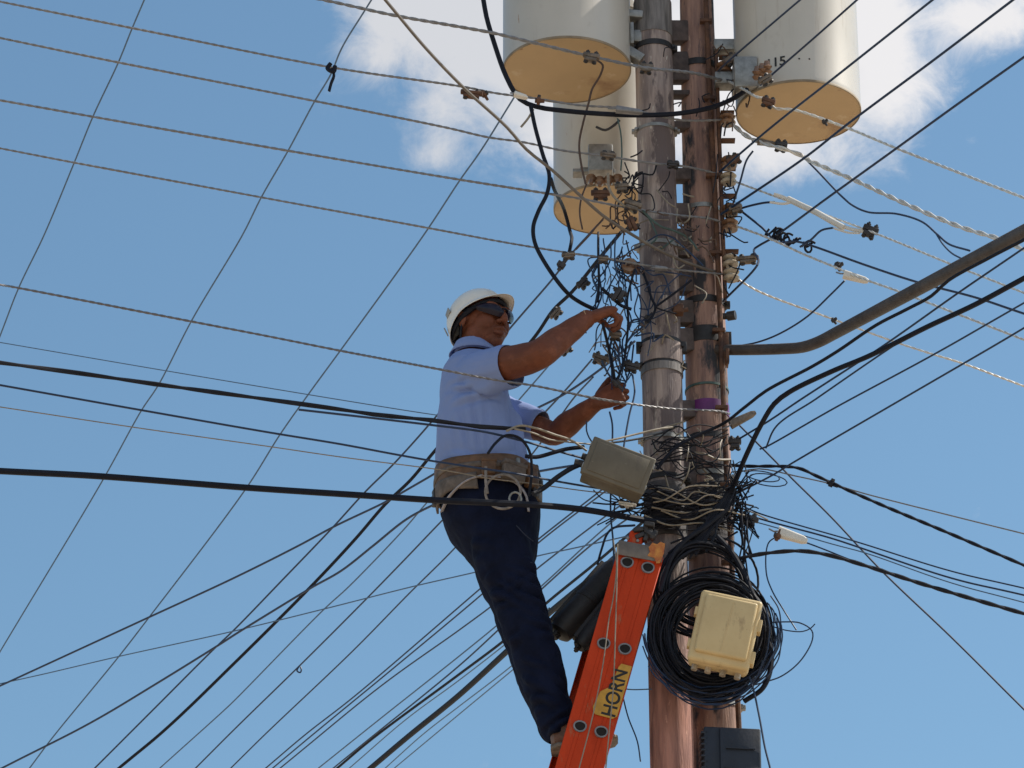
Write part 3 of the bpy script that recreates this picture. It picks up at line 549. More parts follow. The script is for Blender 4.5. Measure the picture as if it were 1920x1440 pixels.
wire('striped black cable humping out of the coil to the lower right edge', [(1372, 1052, -.16), (1395, 1045), (1440, 1037), (1500, 1033), (1550, 1040), (1640, 1066), (1720, 1092), (1800, 1116), (1925, 1152)], 8, BLK2, (-.16, -.5), 'b', 24, 'heavy', 'overhead_cable', 'cable')
wire('thin blue-grey wire hanging from the white cone clamp, ending in the air', [(1456, 1006), (1441, 1018), (1437, 1075), (1448, 1108), (1470, 1145), (1493, 1181)], 2.8, NAVY, (-.1, -.2), '', 0, 'jump', 'hanging_wire')
wire('thin wire looping out from the right side of the coil', [(1435, 1168), (1470, 1166), (1500, 1168), (1522, 1182), (1523, 1200), (1500, 1240), (1465, 1268), (1430, 1280), (1395, 1290), (1370, 1305)], 2.8, NAVY, (-.2, -.2), '', 0, 'jump', 'hanging_wire')
wire('thin wire lying under the loop right of the coil with a stray tip', [(1440, 1172), (1475, 1182), (1505, 1184), (1520, 1178), (1528, 1170)], 2.4, NAVY, (-.2, -.2), '', 0, 'jump', 'hanging_wire')
wire('dark tail hanging from the coil past the dark box', [(1405, 1270), (1412, 1290), (1424, 1345), (1434, 1400), (1446, 1450), (1455, 1520)], 4, NAVY, (-.25, -.25), '', 0, 'jump', 'hanging_wire')
wire('thin dark tail hanging between the ladder and the poles', [(1166, 1298), (1178, 1345), (1195, 1390), (1201, 1428)], 2.8, NAVY, (-.1, -.1), '', 0, 'jump', 'hanging_wire')
wire('short level thin wire between the ladder and the left pole', [(1160, 1290), (1185, 1293), (1222, 1292)], 2.4, THIN, (-.1, -.08), '', 0, 'jump', 'hanging_wire')
# --- jumpers round the work area
J = [('straight black jumper dropping from the lower tank to the raised hand', [(1122, 436, .25), (1122, 480), (1123, 530), (1121, 566, -.2)], 5, BLK),
     ('black jumper running down in front of the left pole edge past both hands', [(1190, 505), (1183, 530), (1176, 562), (1178, 600), (1175, 640), (1168, 685), (1152, 722)], 4.6, BLK),
     ('black jumper stretched between the worker\'s two hands', [(1130, 605, -.28), (1134, 622, -.26), (1143, 660), (1150, 695), (1153, 724, -.13)], 6, BLK),
     ('short thick black jumper ending at the raised fingertips', [(1128, 540), (1145, 556), (1165, 573), (1184, 580)], 6.5, BLK),
     ('wavy dark wire falling left of the brown spool', [(1156, 440), (1153, 460), (1155, 507), (1163, 526), (1175, 540)], 3, NAVY),
     ('dark wire from the pole edge curling down toward the raised hand', [(1200, 462), (1180, 472), (1166, 488), (1158, 508), (1138, 545)], 2.8, NAVY),
     ('black knotted wire lying down the face of the left pole', [(1205, 508), (1213, 530), (1222, 560), (1229, 575), (1224, 592), (1214, 604)], 5, BLK),
     ('black wire slanting up across the gap between the poles', [(1228, 576), (1256, 556), (1283, 536), (1297, 525)], 4.6, BLK),
     ('thin dark wire from the knot to the steel bolt between the poles', [(1228, 576), (1248, 583), (1268, 588)], 3, BLK),
     ('thin slack wire sloping across the left pole above the knot', [(1278, 512), (1262, 525), (1248, 540), (1240, 560)], 2.8, NAVY),
     ('short dark loop joining the left pole edge near the raised hand', [(1176, 612), (1188, 600), (1200, 600), (1206, 606)], 4, NAVY),
     ('short dark wire rising to the left pole beside the raised hand', [(1172, 648), (1185, 630), (1206, 612)], 3.6, NAVY),
     ('thin dark wire hanging from the black clamp beside the lower hand', [(1186, 702), (1190, 735), (1180, 778), (1170, 835), (1164, 880)], 3.6, NAVY),
     ('long thin dark wire hanging below the lower hand past the closure', [(1143, 772), (1148, 795), (1147, 860), (1145, 960), (1150, 1020), (1152, 1100)], 3.6, NAVY),
     ('thin curved wire from the forearm to the tilted box', [(1100, 790), (1100, 808), (1108, 826), (1118, 835)], 3, NAVY),
     ('dark wire looping between the two clamps under the raised hand', [(1136, 640), (1148, 655), (1160, 668), (1176, 662), (1184, 640)], 3, NAVY),
     ('dark wire running down to the lower hand from the brown clamp', [(1128, 676), (1140, 700), (1152, 716)], 4, NAVY),
     ('dark jumper across the clamps to the lower hand fingertips', [(1163, 640), (1160, 670), (1164, 694), (1158, 716)], 3.4, NAVY),
     ('long dark wire across from the spool to the work area', [(1131, 483), (1150, 488), (1172, 494)], 4, NAVY),
     ('brown jumper bending across the underside of the large left tank', [(1118, 112), (1130, 122), (1126, 140), (1110, 168), (1104, 192), (1094, 228), (1086, 270), (1090, 310), (1098, 345)], 4.2, BRNW),
     ('brown loop hanging over the bottom of the lower tank at left', [(1100, 345), (1090, 372), (1087, 400), (1092, 430)], 3.4, BRNW),
     ('thin brown loop hanging at the right of the lower tank bottom', [(1158, 385), (1158, 405), (1163, 428), (1172, 440)], 3.4, BRNW),
     ('tan jumper bending down the front of the lower tank', [(1140, 325), (1142, 352), (1152, 370), (1176, 390), (1190, 400)], 5, TANW),
     ('thin brown wire crossing the lower tank bottom diagonally', [(1135, 405), (1122, 420), (1108, 438), (1080, 468)], 3, BRNW),
     ('thin wire falling from the bare clamp beside the left pole top', [(1158, 222), (1164, 250), (1166, 290), (1164, 320)], 3, GRN),
     ('pale green wire bundle across the left pole below the tank', [(1205, 395), (1222, 412), (1240, 425), (1262, 432), (1290, 446), (1310, 470)], 4.4, GRN),
     ('green wire twisting beside the pale bundle on the left pole', [(1212, 400), (1225, 425), (1232, 445), (1220, 460), (1234, 468), (1262, 450)], 3.6, GRN),
     ('dark wire sagging across both poles under the green bundle', [(1215, 452), (1238, 440), (1262, 446), (1280, 462), (1300, 480), (1318, 498)], 3.2, NAVY),
     ('black tail poking left from the tank bracket', [(1162, 225), (1150, 236), (1135, 244), (1118, 238)], 5, DCLMP)]
rj = random.Random(3)
for lb, pts, r_, m_ in J:
    y0 = rj.uniform(-.2, -.1)
    o = wire(lb, pts, r_, m_, (y0, y0 + rj.uniform(-.03, .03)), '', 0, 'jump', 'jumper_wire', 'wire', step=.01)
# thin loose tangle nobody could count
mb = MB(); rt = random.Random(11)
def squig(x0, y0, x1, y1, n, sx, sy, Y0, Y1, rp):
    n = max(2, n - 1)
    pts = []
    for i in range(n + 1):
        f = i / n; e = 0 if i in (0, n) else 1
        pts.append(P(x0 + (x1 - x0) * f + e * rt.gauss(0, sx), y0 + (y1 - y0) * f + e * rt.gauss(0, sy), Y0 + (Y1 - Y0) * f + e * rt.uniform(-.03, .0)))
    mb.tube(catmull(pts, .012), rp * .5 * .00187, 5)
tm = []
for i in range(46): squig(rt.uniform(1195, 1240), rt.uniform(905, 1000), rt.uniform(1330, 1420), rt.uniform(900, 1005), rt.randint(3, 5), 14, 12, -.10, -.11, rt.uniform(2, 4))
for i in range(20): squig(rt.uniform(1360, 1380), rt.uniform(860, 1000), rt.uniform(1390, 1425), rt.uniform(880, 1010), 3, 14, 22, -.06, -.12, rt.uniform(2, 3.4))
for i in range(8): squig(rt.uniform(1385, 1415), rt.uniform(930, 990), rt.uniform(1385, 1412), rt.uniform(1040, 1110), 3, 7, 10, -.1, -.16, rt.uniform(2.4, 3.6))
for i in range(16): squig(rt.uniform(1215, 1250), rt.uniform(820, 890), rt.uniform(1330, 1375), rt.uniform(790, 905), 4, 10, 14, -.11, -.06, rt.uniform(2, 3.6))
for i in range(12): squig(rt.uniform(1110, 1170), rt.uniform(915, 985), rt.uniform(1215, 1245), rt.uniform(930, 1000), 4, 12, 12, -.08, -.11, rt.uniform(2, 3.4))
tag(mb.build('wire_tangle', BLK2), 'dark tangle of thin loose wires wrapped round both poles beside the tilted box', 'wire tangle', kind='stuff')
mb = MB()
for i in range(24):
    x, y = rt.uniform(1110, 1195), rt.uniform(445, 560); squig(x, y, x + rt.gauss(5, 22), y + rt.uniform(50, 150), rt.randint(3, 5), 9, 10, -.05, -.12, rt.uniform(2, 3.6))
for i in range(14): x, y = rt.uniform(1150, 1195), rt.uniform(600, 700); squig(x, y, 1155 + rt.gauss(0, 12), 718 + rt.gauss(0, 8), 3, 8, 8, -.06, -.12, rt.uniform(2, 3.4))
for i in range(9): squig(rt.uniform(1175, 1200), rt.uniform(470, 640), rt.uniform(1215, 1300), rt.uniform(470, 640), 4, 10, 10, -.1, -.09, rt.uniform(2, 3.6))
tag(mb.build('wire_thicket', NAVY), 'thicket of thin dark wires between the worker\'s hands and the left pole', 'wire tangle', kind='stuff')
mb = MB()
for i in range(22): x, y = rt.uniform(1195, 1340), rt.uniform(330, 680); squig(x, y, x + rt.gauss(0, 24), y + rt.gauss(0, 22), 3, 7, 9, -.1, -.08, rt.uniform(2, 3.4))
for i in range(12): x, y = rt.uniform(1215, 1360), rt.uniform(800, 930); squig(x, y, x + rt.gauss(0, 24), y + rt.gauss(0, 24), 3, 7, 9, -.11, -.08, rt.uniform(2, 3.4))
for i in range(10): x, y = rt.uniform(1110, 1195), rt.uniform(470, 700); squig(x, y, x + rt.gauss(0, 16), y + rt.gauss(0, 26), 3, 7, 9, -.11, -.08, rt.uniform(2, 3.2))
tag(mb.build('pale_wire_ends', TANW), 'pale loose wire ends and ties scattered over the middle of both poles', 'wire ends', kind='stuff')
mb = MB()
for i in range(16): x, y = rt.uniform(1158, 1204), rt.uniform(330, 430); squig(x, y, x + rt.gauss(0, 20), y + rt.gauss(0, 25), 4, 9, 9, -.05, -.1, rt.uniform(2.4, 4))
for i in range(18): y = rt.uniform(95, 560); squig(1350 + y * .03, y, 1376 + rt.gauss(0, 12), y + rt.gauss(0, 22), 3, 8, 8, 0, -.04, rt.uniform(2.2, 3.6))
for i in range(20): x, y = rt.uniform(1200, 1350), rt.uniform(90, 480); squig(x, y, x + rt.gauss(0, 26), y + rt.gauss(0, 26), 3, 6, 8, -.1, -.09, rt.uniform(2, 3.2))
tag(mb.build('dark_wire_ends', BLK2), 'dark wire ends and ties scattered over the rack and the upper poles', 'wire ends', kind='stuff')
mb = MB()
for i in range(7): squig(rt.uniform(1200, 1240), rt.uniform(915, 985), rt.uniform(1340, 1400), rt.uniform(910, 1000), 4, 14, 10, -.125, -.12, rt.uniform(2.2, 3.8))
squig(1310, 870, 1362, 925, 4, 1, 1, -.04, -.04, 4); squig(1225, 808, 1285, 790, 3, 3, 3, -.12, -.09, 3.5); squig(1120, 830, 1270, 800, 5, 3, 2, -.3, -.1, 4)
squig(1290, 850, 1370, 862, 4, 3, 5, -.05, .02, 4.4); squig(1395, 955, 1440, 975, 3, 2, 2, -.1, -.1, 3)
tag(mb.build('tie_wires', TANW), 'pale tie wires twisted over the dark tangle on the poles', 'tie wires', kind='stuff')
mb = MB()                       # small knotted ends round the pole, rack and tank
for i in range(34):
    x, y = rt.choice([(rt.uniform(1150, 1215), rt.uniform(345, 440)), (rt.uniform(1190, 1310), rt.uniform(395, 480)), (rt.uniform(1150, 1200), rt.uniform(480, 700)), (rt.uniform(1350, 1400), rt.uniform(100, 200))])
    squig(x, y, x + rt.gauss(0, 18), y + rt.gauss(8, 20), 4, 7, 9, -.12, -.12, rt.uniform(2, 3.4))
tag(mb.build('wire_ends', BRNW), 'brown wire ends bristling round the pole clamps and the lower tank', 'wire ends', kind='stuff')
mb = MB()                       # stray loops on the right with air between
for k, (cx, cy, rx, ry) in enumerate(((1430, 893, 32, 9), (1440, 900, 36, 11))):
    q = [P(cx + rx * math.cos(a / 14 * 2 * math.pi), cy + ry * math.sin(a / 14 * 2 * math.pi) + 5 * math.cos(a / 14 * 2 * math.pi), -.08 + .02 * k) for a in range(15)]; mb.tube(catmull(q, .01), .0022, 5)
tag(mb.build('wire_loop', NAVY), 'pair of thin slack wire loops right of the poles below the black connector', 'wire loop')

# ---------------------------------------------------------------- cable coils
def coil(label, cx, cy, rx, ry, drx, dry, n, Y0, Y1, rp, m, seed, sway=6, drop=0, name='cable_coil', tilt=0):
    rc = random.Random(seed); mb = MB(); path = []
    for i in range(n):
        f = rc.random(); ax = rx - drx * f + rc.gauss(0, 2); ay = ry - dry * f + rc.gauss(0, 2); ox, oy = rc.gauss(0, sway), rc.gauss(0, sway) + drop * (1 - f) * .0; Yk = rc.uniform(Y0, Y1); ph = rc.uniform(0, 6.28); w1, w2 = rc.uniform(-3.5, 3.5), rc.uniform(-3.5, 3.5)
        q = []
        for a in range(40):
            t = 2 * math.pi * a / 40; kx = 1 + .0 * math.cos(t)
            rr_ = w1 * math.cos(2 * t + ph) + w2 * math.sin(3 * t + ph)
            x = cx + ox + (ax + rr_) * math.cos(t) + tilt * math.sin(t) * ay; y = cy + oy + (ay + rr_) * math.sin(t) + (drop * max(0, math.sin(t)) ** 2 * (1 - f) * rc.uniform(.8, 1.2) if drop else 0)
            q.append(P(x, y, Yk + .02 * math.sin(t * 2 + ph)))
        mb.tube(q, rp * .5 * .00187 * rc.uniform(.8, 1.2), 6, closed=True)
    return tag(mb.build(name, m), label, 'cable coil', 'coils of black cable on the poles')
coil('big coil of black cable hung on the poles behind the cream box', 1334, 1188, 114, 112, 42, 38, 56, -.1, -.24, 3.6, BLK2, 5, 6, 12)
coil('upper coil of black cable arching above the big coil', 1322, 1100, 92, 96, 26, 30, 16, -.12, -.17, 4.6, BLK2, 6, 5, 0)
mb = MB(); rc = random.Random(9)
for i in range(17):
    ax, ay = rc.uniform(106, 134), rc.uniform(100, 148); a0 = rc.uniform(-.6, .4); a1 = rc.uniform(1.9, 3.3); q = []
    for k in range(18):
        t = a0 + (a1 - a0) * k / 17; q.append(P(1334 + ax * math.cos(t) + rc.gauss(0, 1.2), 1185 + ay * math.sin(t) + rc.gauss(0, 1), -.17 - .005 * i))
    mb.tube(catmull(q, .01), .0026, 5)
tag(mb.build('loose_cable_turns', NAVY), 'loose turns of thin cable sagging outside the big coil', 'loose cable', kind='stuff')
wire('black cable arching over the coils down their right side', [(1345, 1005, -.19), (1372, 1035), (1395, 1075), (1408, 1105), (1425, 1140), (1440, 1190), (1446, 1245), (1430, 1290), (1395, 1315, -.2)], 10, BLK, (-.19, -.24), '', 0, 'heavy', 'overhead_cable', 'cable')
wire('black cable arching over the coils down their left side', [(1365, 955, -.14), (1320, 990), (1290, 1010), (1262, 1040), (1248, 1075), (1238, 1110)], 9, BLK2, (-.14, -.2), '', 0, 'heavy', 'overhead_cable', 'cable')
mb = MB(); rc = random.Random(19)       # bundle falling from the bend down to the coil
for i in range(16):
    o1, o2 = rc.gauss(0, 11), rc.gauss(0, 11); mb.tube(catmull([P(1372 + o1 * .4, 918 + rc.gauss(0, 6), -.12), P(1345 + o1, 965 + rc.gauss(0, 5), -.14), P(1318 + o2, 1000, -.15), P(1285 + o2 * 1.6, 1040 + rc.gauss(0, 8), -.16)], .02), rc.uniform(.003, .005), 6)
tag(mb.build('cable_bundle', BLK2), 'black bundle of cables strapped across the right pole above the coils', 'cable bundle')
# ---------------------------------------------------------------- clamps and connectors
def clamp(label, x, y, Y, ang, ln, ht, m, name='wire_clamp', cat='clamp', kind='bolt'):
    """ang: direction in the image, degrees above the right-hand horizontal"""
    c = P(x, y, Y); k = px2m(c); ax = Vector((math.cos(R(ang)), 0, math.sin(R(ang)))); m4 = Matrix.Translation(c) @ frame(ax, (0, 1, 0))
    l, h = ln * k, ht * k; t = empty(name, c, label, cat)
    mb = MB()
    if kind == 'bolt':
        mb.box(m4 @ Matrix.Translation((0, 0, h * .16)), (l, .02, h * .36), .003); mb.box(m4 @ Matrix.Translation((0, 0, -h * .22)), (l * .72, .024, h * .3), .003)
        mb.build('body', m, t)
        for s in (-.25, .25):
            mb = MB(); a = m4 @ Vector((s * l, 0, h * .62)); b = m4 @ Vector((s * l, 0, -h * .55)); mb.tube([a, b], .0042, 6)
            for q in (-.42, .42): mb.lathe(m4 @ Vector((s * l, 0, h * q - .003)), (m4.to_3x3() @ Vector((0, 0, 1))), [(0, .009), (.007, .009)], 6)
            mb.build('bolt', DCLMP, t)
    elif kind == 'wedge':
        mb.loft([(m4 @ Vector((-l * .5, 0, 0)), m4.to_3x3() @ Vector((0, 0, h * .5)), m4.to_3x3() @ Vector((0, .014, 0)), 4), (m4 @ Vector((l * .35, 0, 0)), m4.to_3x3() @ Vector((0, 0, h * .34)), m4.to_3x3() @ Vector((0, .012, 0)), 4), (m4 @ Vector((l * .5, 0, 0)), m4.to_3x3() @ Vector((0, 0, h * .2)), m4.to_3x3() @ Vector((0, .008, 0)), 3)])
        mb.build('body', m, t); mb = MB(); mb.tube([m4 @ Vector((-l * .42, -.01, 0)), m4 @ Vector((-l * .62, -.01, -h * .2)), m4 @ Vector((-l * .8, 0, 0))], .003, 6); mb.build('bail', ALU, t)
    elif kind == 'split':
        mb.lathe(c - ax * l * .5, ax, [(0, h * .3), (l * .2, h * .3), (l * .2, h * .5), (l * .55, h * .5), (l * .55, h * .28), (l, h * .22)], 8); mb.build('body', m, t)
        mb = MB(); mb.box(m4 @ Matrix.Translation((-l * .1, -.004, h * .45)), (l * .34, .014, h * .4), .002); mb.build('pad', DCLMP, t)
    return t
clamp('dark rectangular clamp where the tan cable meets the second bare wire', 884, 177, -.42, -8, 42, 20, BRN)
clamp('small rusty hook clamp just right of the dark rectangular clamp', 909, 179, -.4, -60, 22, 12, BRN, kind='split')
clamp('brown bolted clamp on the top wire in front of the large left tank', 1108, 108, -.34, -12, 32, 24, CLMP)
clamp('brown clamp on the top wire at the front of the left pole', 1212, 128, -.2, -10, 26, 24, CLMP)
clamp('small dark clamp on the second wire under the large left tank', 1012, 189, -.3, -5, 18, 16, BRN, kind='split')
clamp('pale connector over the bend of the thick cable under the left tank', 1180, 208, -.24, -8, 50, 13, ALU, 'wire_connector', 'connector', 'wedge')
clamp('pale connector end on the second wire left of the small dark clamp', 977, 180, -.32, -18, 26, 10, WHT, 'wire_connector', 'connector', 'wedge')
clamp('grey clamp on the third bare wire in front of the lower tank', 1140, 292, -.2, -8, 30, 16, CLMP)
clamp('dark clamp on the third wire beside the gap between the poles', 1262, 309, -.14, -6, 24, 14, DCLMP)
clamp('tangled brown clamp at the right bottom of the lower tank', 1186, 386, -.16, -20, 34, 26, CLMP)
clamp('brown clamp between the lower tank and left pole, below the tangled one', 1184, 420, -.16, -70, 30, 22, BRN)
clamp('brown clamp in front of the lower tank, above its tan bottom', 1126, 365, -.1, 0, 36, 24, BRN)
clamp('rusty clamp in front of the lower tank, right of its terminal box', 1166, 352, -.1, 5, 26, 22, CLMP)
clamp('bolted connector on the fifth wire under the stub cable', 1066, 480, -.3, 5, 26, 15, CLMP)
clamp('dark drooping connector below the fifth wire, left of the slanting cables', 1055, 495, -.3, 60, 30, 14, DCLMP, kind='split')
clamp('small clamp where the fifth wire crosses the vertical black jumper', 1131, 487, -.26, -5, 20, 14, CLMP)
clamp('dark bolted clamp on the thick slanting cable above the raised arm', 1094, 532, .0, 48, 26, 18, DCLMP)
clamp('grey clamp on the thick slanting cable between helmet and raised arm', 1043, 588, .1, 50, 28, 16, CLMP)
clamp('black jumble of bolted clamp beside the raised fingertips', 1160, 553, -.2, 60, 30, 26, DCLMP)
clamp('bright tipped clamp under the raised forearm', 1060, 655, .1, 35, 30, 20, CLMP)
clamp('brown cream clamp on the drops left of the hands\' jumper', 1126, 674, .1, -20, 34, 24, CLMP)
clamp('dark clamp beside the lower hand against the left pole collar', 1184, 688, -.12, -15, 30, 22, DCLMP)
clamp('grey clamp halfway between the two hands near the pole', 1154, 630, -.15, -5, 24, 18, CLMP)
clamp('dark clamp fingers above the lower hand', 1158, 722, -.16, -45, 26, 12, DCLMP, kind='split')
clamp('bright splice on the short wire in front of the left pole', 1240, 504, -.13, -4, 24, 9, ALU, 'wire_connector', 'connector', 'wedge')
clamp('rusty clamp on the upper right bare wire at the left of the right tank', 1440, 192, -.33, -20, 26, 22, BRN)
clamp('dark clamp on the rising wire beside the stencilled number', 1436, 150, -.33, 35, 28, 20, CLMP)
clamp('small dark tap on the upper right wire under the right tank', 1547, 230, -.42, -60, 14, 10, DCLMP, kind='split')
clamp('grey ribbed clamp on the lumpy wire under the right tank', 1464, 274, -.12, -10, 24, 24, DCLMP)
clamp('bare wrapped splice left of the ribbed clamp', 1437, 268, -.1, -8, 34, 10, CLMP, 'wire_connector', 'connector', 'wedge')
clamp('dark clamp with upright bolt at the lower end of the pale sheath', 1631, 434, -.42, -24, 30, 30, DCLMP)
clamp('small dark bolt clamp on the fourth right wire', 1572, 500, -.3, -70, 18, 16, DCLMP, kind='split')
clamp('pale wedge connector on the fourth right wire', 1605, 521, -.36, -18, 48, 16, WHT, 'wire_connector', 'connector', 'wedge')
clamp('tiny dark clip on the lowest right wire above the lamp arm', 1564, 602, -.2, -60, 14, 10, DCLMP, kind='split')
clamp('brown and black knotted splice right of the cream spools', 1402, 487, -.05, 5, 42, 20, CLMP)
clamp('rusty clamp at the rack where two dark wires rise', 1376, 300, -.05, 30, 28, 22, BRN)
clamp('brown clamp at the rack where the rising wire meets the sheathed wire', 1380, 392, -.05, 20, 26, 20, CLMP)
clamp('greenish clamp on the rack at the foot of the right tank hanger', 1370, 112, -.05, 35, 30, 22, CLMP)
clamp('grey wedge connector left of the sharply bent black cable', 1393, 785, -.12, 28, 54, 17, CLMP, 'wire_connector', 'connector', 'wedge')
clamp('black block connector on the right edge of the right pole', 1378, 832, -.05, 0, 24, 26, DCLMP)
clamp('white cone strain clamp on the sheaf right of the coils', 1486, 1006, -.12, -20, 58, 22, WHT, 'wire_connector', 'connector', 'wedge')
clamp('dark collar at the wide end of the white cone clamp', 1459, 1003, -.13, 70, 24, 12, BRN, kind='split')
clamp('dark wrapped splice on the knotted black cable', 1561, 908, -.2, -25, 22, 14, BLK2, 'wire_connector', 'connector', 'split')
clamp('dark cluster of clamps right of the poles at the start of the sheaf', 1402, 975, -.1, -15, 40, 26, DCLMP)
clamp('bright steel clamp left of the poles just above the ladder top', 1176, 947, -.16, -10, 34, 12, WHT)
clamp('black knot with tails on the left pole face', 1217, 596, -.1, 60, 24, 12, DCLMP, kind='split')
# brown spool held beside the left pole
t = empty('spool_insulator', P(1180, 501, -.08), 'brown ceramic spool insulator on the left edge of the left pole', 'insulator')
mb = MB(); c = P(1180, 501, -.1); mb.lathe(c - Vector((0, .02, 0)), (0, 1, .2), [(0, .010), (0, .024), (.01, .028), (.014, .02), (.02, .018), (.026, .02), (.03, .028), (.04, .024), (.04, .008)], 22); mb.build('spool', CERB, t)
mb = MB(); mb.tube([c + Vector((-.01, -.02, 0)), c + Vector((.03, 0, -.005)), P(1200, 503, -.03)], .006, 6); mb.box(Matrix.Translation(P(1192, 503, -.06)), (.03, .05, .03), .003); mb.build('bracket', BRN, t)
# pale forked sheath
t = empty('cable_sheath', P(1540, 405, -.3), 'pale forked plastic sheath over the third right wire', 'cable sheath')
mb = MB(); pts = catmull([P(x, y, Y) for x, y, Y in ((1478, 373, -.22), (1500, 384, -.25), (1530, 398, -.29), (1560, 415, -.34), (1582, 427, -.36))], .01); mb.tube(pts, .011, 10)
mb.tube(catmull([P(1484, 376, -.23), P(1465, 368, -.21), P(1452, 364, -.2)], .01), .006, 8); mb.tube(catmull([P(1488, 378, -.23), P(1470, 382, -.22), P(1444, 379, -.2)], .01), .0048, 8)
mb.tube(catmull([P(1578, 424, -.35), P(1602, 431, -.38), P(1622, 434, -.4)], .01), .007, 8); mb.tube(catmull([P(1564, 428, -.35), P(1590, 436, -.37), P(1612, 437, -.4)], .01), .004, 8)
mb.build('sheath', WHT, t)
# tangled splice of black wire round the fourth right wire
mb = MB(); r5 = random.Random(5)
for i in range(11):
    f = i / 10; c0 = P(1436 + 78 * f, 436 + 26 * f, -.1 - .08 * f); a = r5.uniform(.006, .021); q = []; c0 = c0 + Vector((r5.uniform(-.012, .012), 0, r5.uniform(-.006, .006))); tw = r5.uniform(-1.2, 1.2)
    for j in range(11):
        th = 2 * math.pi * j / 10; q.append(c0 + Vector((.9 * a * math.cos(th + tw) + .02 * j / 10, a * math.sin(th) * .7, a * math.cos(th + .6) * .9)))
    mb.tube(catmull(q, .006), .0042, 6)
tag(mb.build('wire_splice', BLK), 'curly splice of black wire wound on the fourth right wire', 'wire splice')
# black rag on the wire
mb = MB(); c = P(622, 128, -.32)
mb.tube(catmull([P(620, 119, -.36), P(614, 128, -.36), P(626, 134, -.37), P(628, 124, -.37)], .005), .008, 8)
mb.tube(catmull([P(623, 128, -.36), P(626, 142, -.36), P(621, 156, -.36), P(617, 171, -.36)], .006), [.009] * 3 + [.0095] * 3 + [.006] * 5 + [.0045] * 40 if False else .0065, 8, flat=.5)
tag(mb.build('rag', BLK), 'small black rag knotted on the second bare wire at upper left', 'rag')

# ---------------------------------------------------------------- boxes
def framed(x, y, Y, corners):
    """matrix of a box face from image corners TL, TR, BL at depth Y"""
    tl, tr, bl_ = [P(a, b, Y + dy) for a, b, dy in corners]
    ux = (tr - tl); uz = (tl - bl_); c = (tr + bl_) / 2; wdt, hgt = ux.length, uz.length
    x_ = ux.normalized(); z_ = (uz - x_ * uz.dot(x_)).normalized(); y_ = z_.cross(x_)
    return Matrix.Translation(c) @ Matrix((x_, y_, z_)).transposed().to_4x4(), wdt, hgt
m4, wd, ht = framed(0, 0, -.3, ((1112, 818, 0), (1226, 861, .02), (1092, 886, 0)))
t = empty('junction_box', m4.translation, 'tilted grey-brown junction box hanging on wires left of the left pole', 'junction box')
mb = MB(); mb.box(m4 @ Matrix.Translation((0, .05, 0)), (wd * .97, .085, ht * .96), .006, 2); mb.build('body', BOXG, t)
mb = MB(); mb.box(m4 @ Matrix.Translation((0, .004, 0)), (wd * 1.02, .02, ht * 1.02), .005, 3); mb.box(m4 @ Matrix.Translation((wd * .0, -.007, 0)), (wd * .86, .006, ht * .82), .003, 2); mb.build('lid', BOXG, t)
mb = MB()
for sx in (-.49, .49):
    for sz in (-.3, .3): mb.box(m4 @ Matrix.Translation((sx * wd, .012, sz * ht)), (.014, .03, .02), .002)
mb.build_each('latch', GALV, t)
mb = MB(); mb.tube([m4 @ Vector((-wd * .5, .05, -ht * .12)), m4 @ Vector((-wd * .5 - .035, .05, -ht * .16))], .013, 12); mb.tube([m4 @ Vector((-wd * .5, .06, ht * .1)), m4 @ Vector((-wd * .5 - .02, .06, ht * .1))], .012, 12); mb.build_each('cable_gland', DCLMP, t)
wire('black cable from the belt side into the gland of the tilted box', [(1000, 926, -.3), (1020, 915), (1045, 895), (1072, 878), (1095, 868, -.25)], 10, BLK2, (-.28, -.25), '', 0, 'jump', 'jumper_cable', 'cable', step=.012)
wire('black spliced cable into the upper gland of the tilted box', [(985, 855, -.3), (1005, 857), (1040, 848), (1062, 842), (1095, 838, -.24)], 8, BLK, (-.3, -.24), '', 0, 'jump', 'jumper_cable', 'cable', step=.012)
wire('tan wire looping from the bound cable over the elbow to the tilted box', [(950, 808, -.42), (975, 798), (1005, 803), (1040, 815), (1072, 826), (1100, 845, -.24)], 4.5, TANW, (-.42, -.24), '', 0, 'jump', 'jumper_wire', step=.012)
wire('second tan wire lying along the forearm below the elbow', [(965, 804, -.42), (1000, 812), (1030, 824), (1070, 829), (1120, 834, -.2)], 3.4, TANW, (-.42, -.2), '', 0, 'jump', 'jumper_wire', step=.012)
wire('black cable arching over the belt from the bound cable', [(915, 850, -.42), (930, 830), (950, 816), (975, 822), (992, 845), (997, 880, -.3), (992, 930, -.28)], 5.5, BLK, (-.42, -.28), '', 0, 'jump', 'jumper_cable', 'cable', step=.012)
wire('black stretched bar wire from the poles to the tilted box top', [(1130, 832, -.2), (1190, 824), (1240, 812), (1270, 800, -.08)], 4, DCLMP, (-.2, -.08), '', 0, 'jump', 'jumper_wire', step=.012)

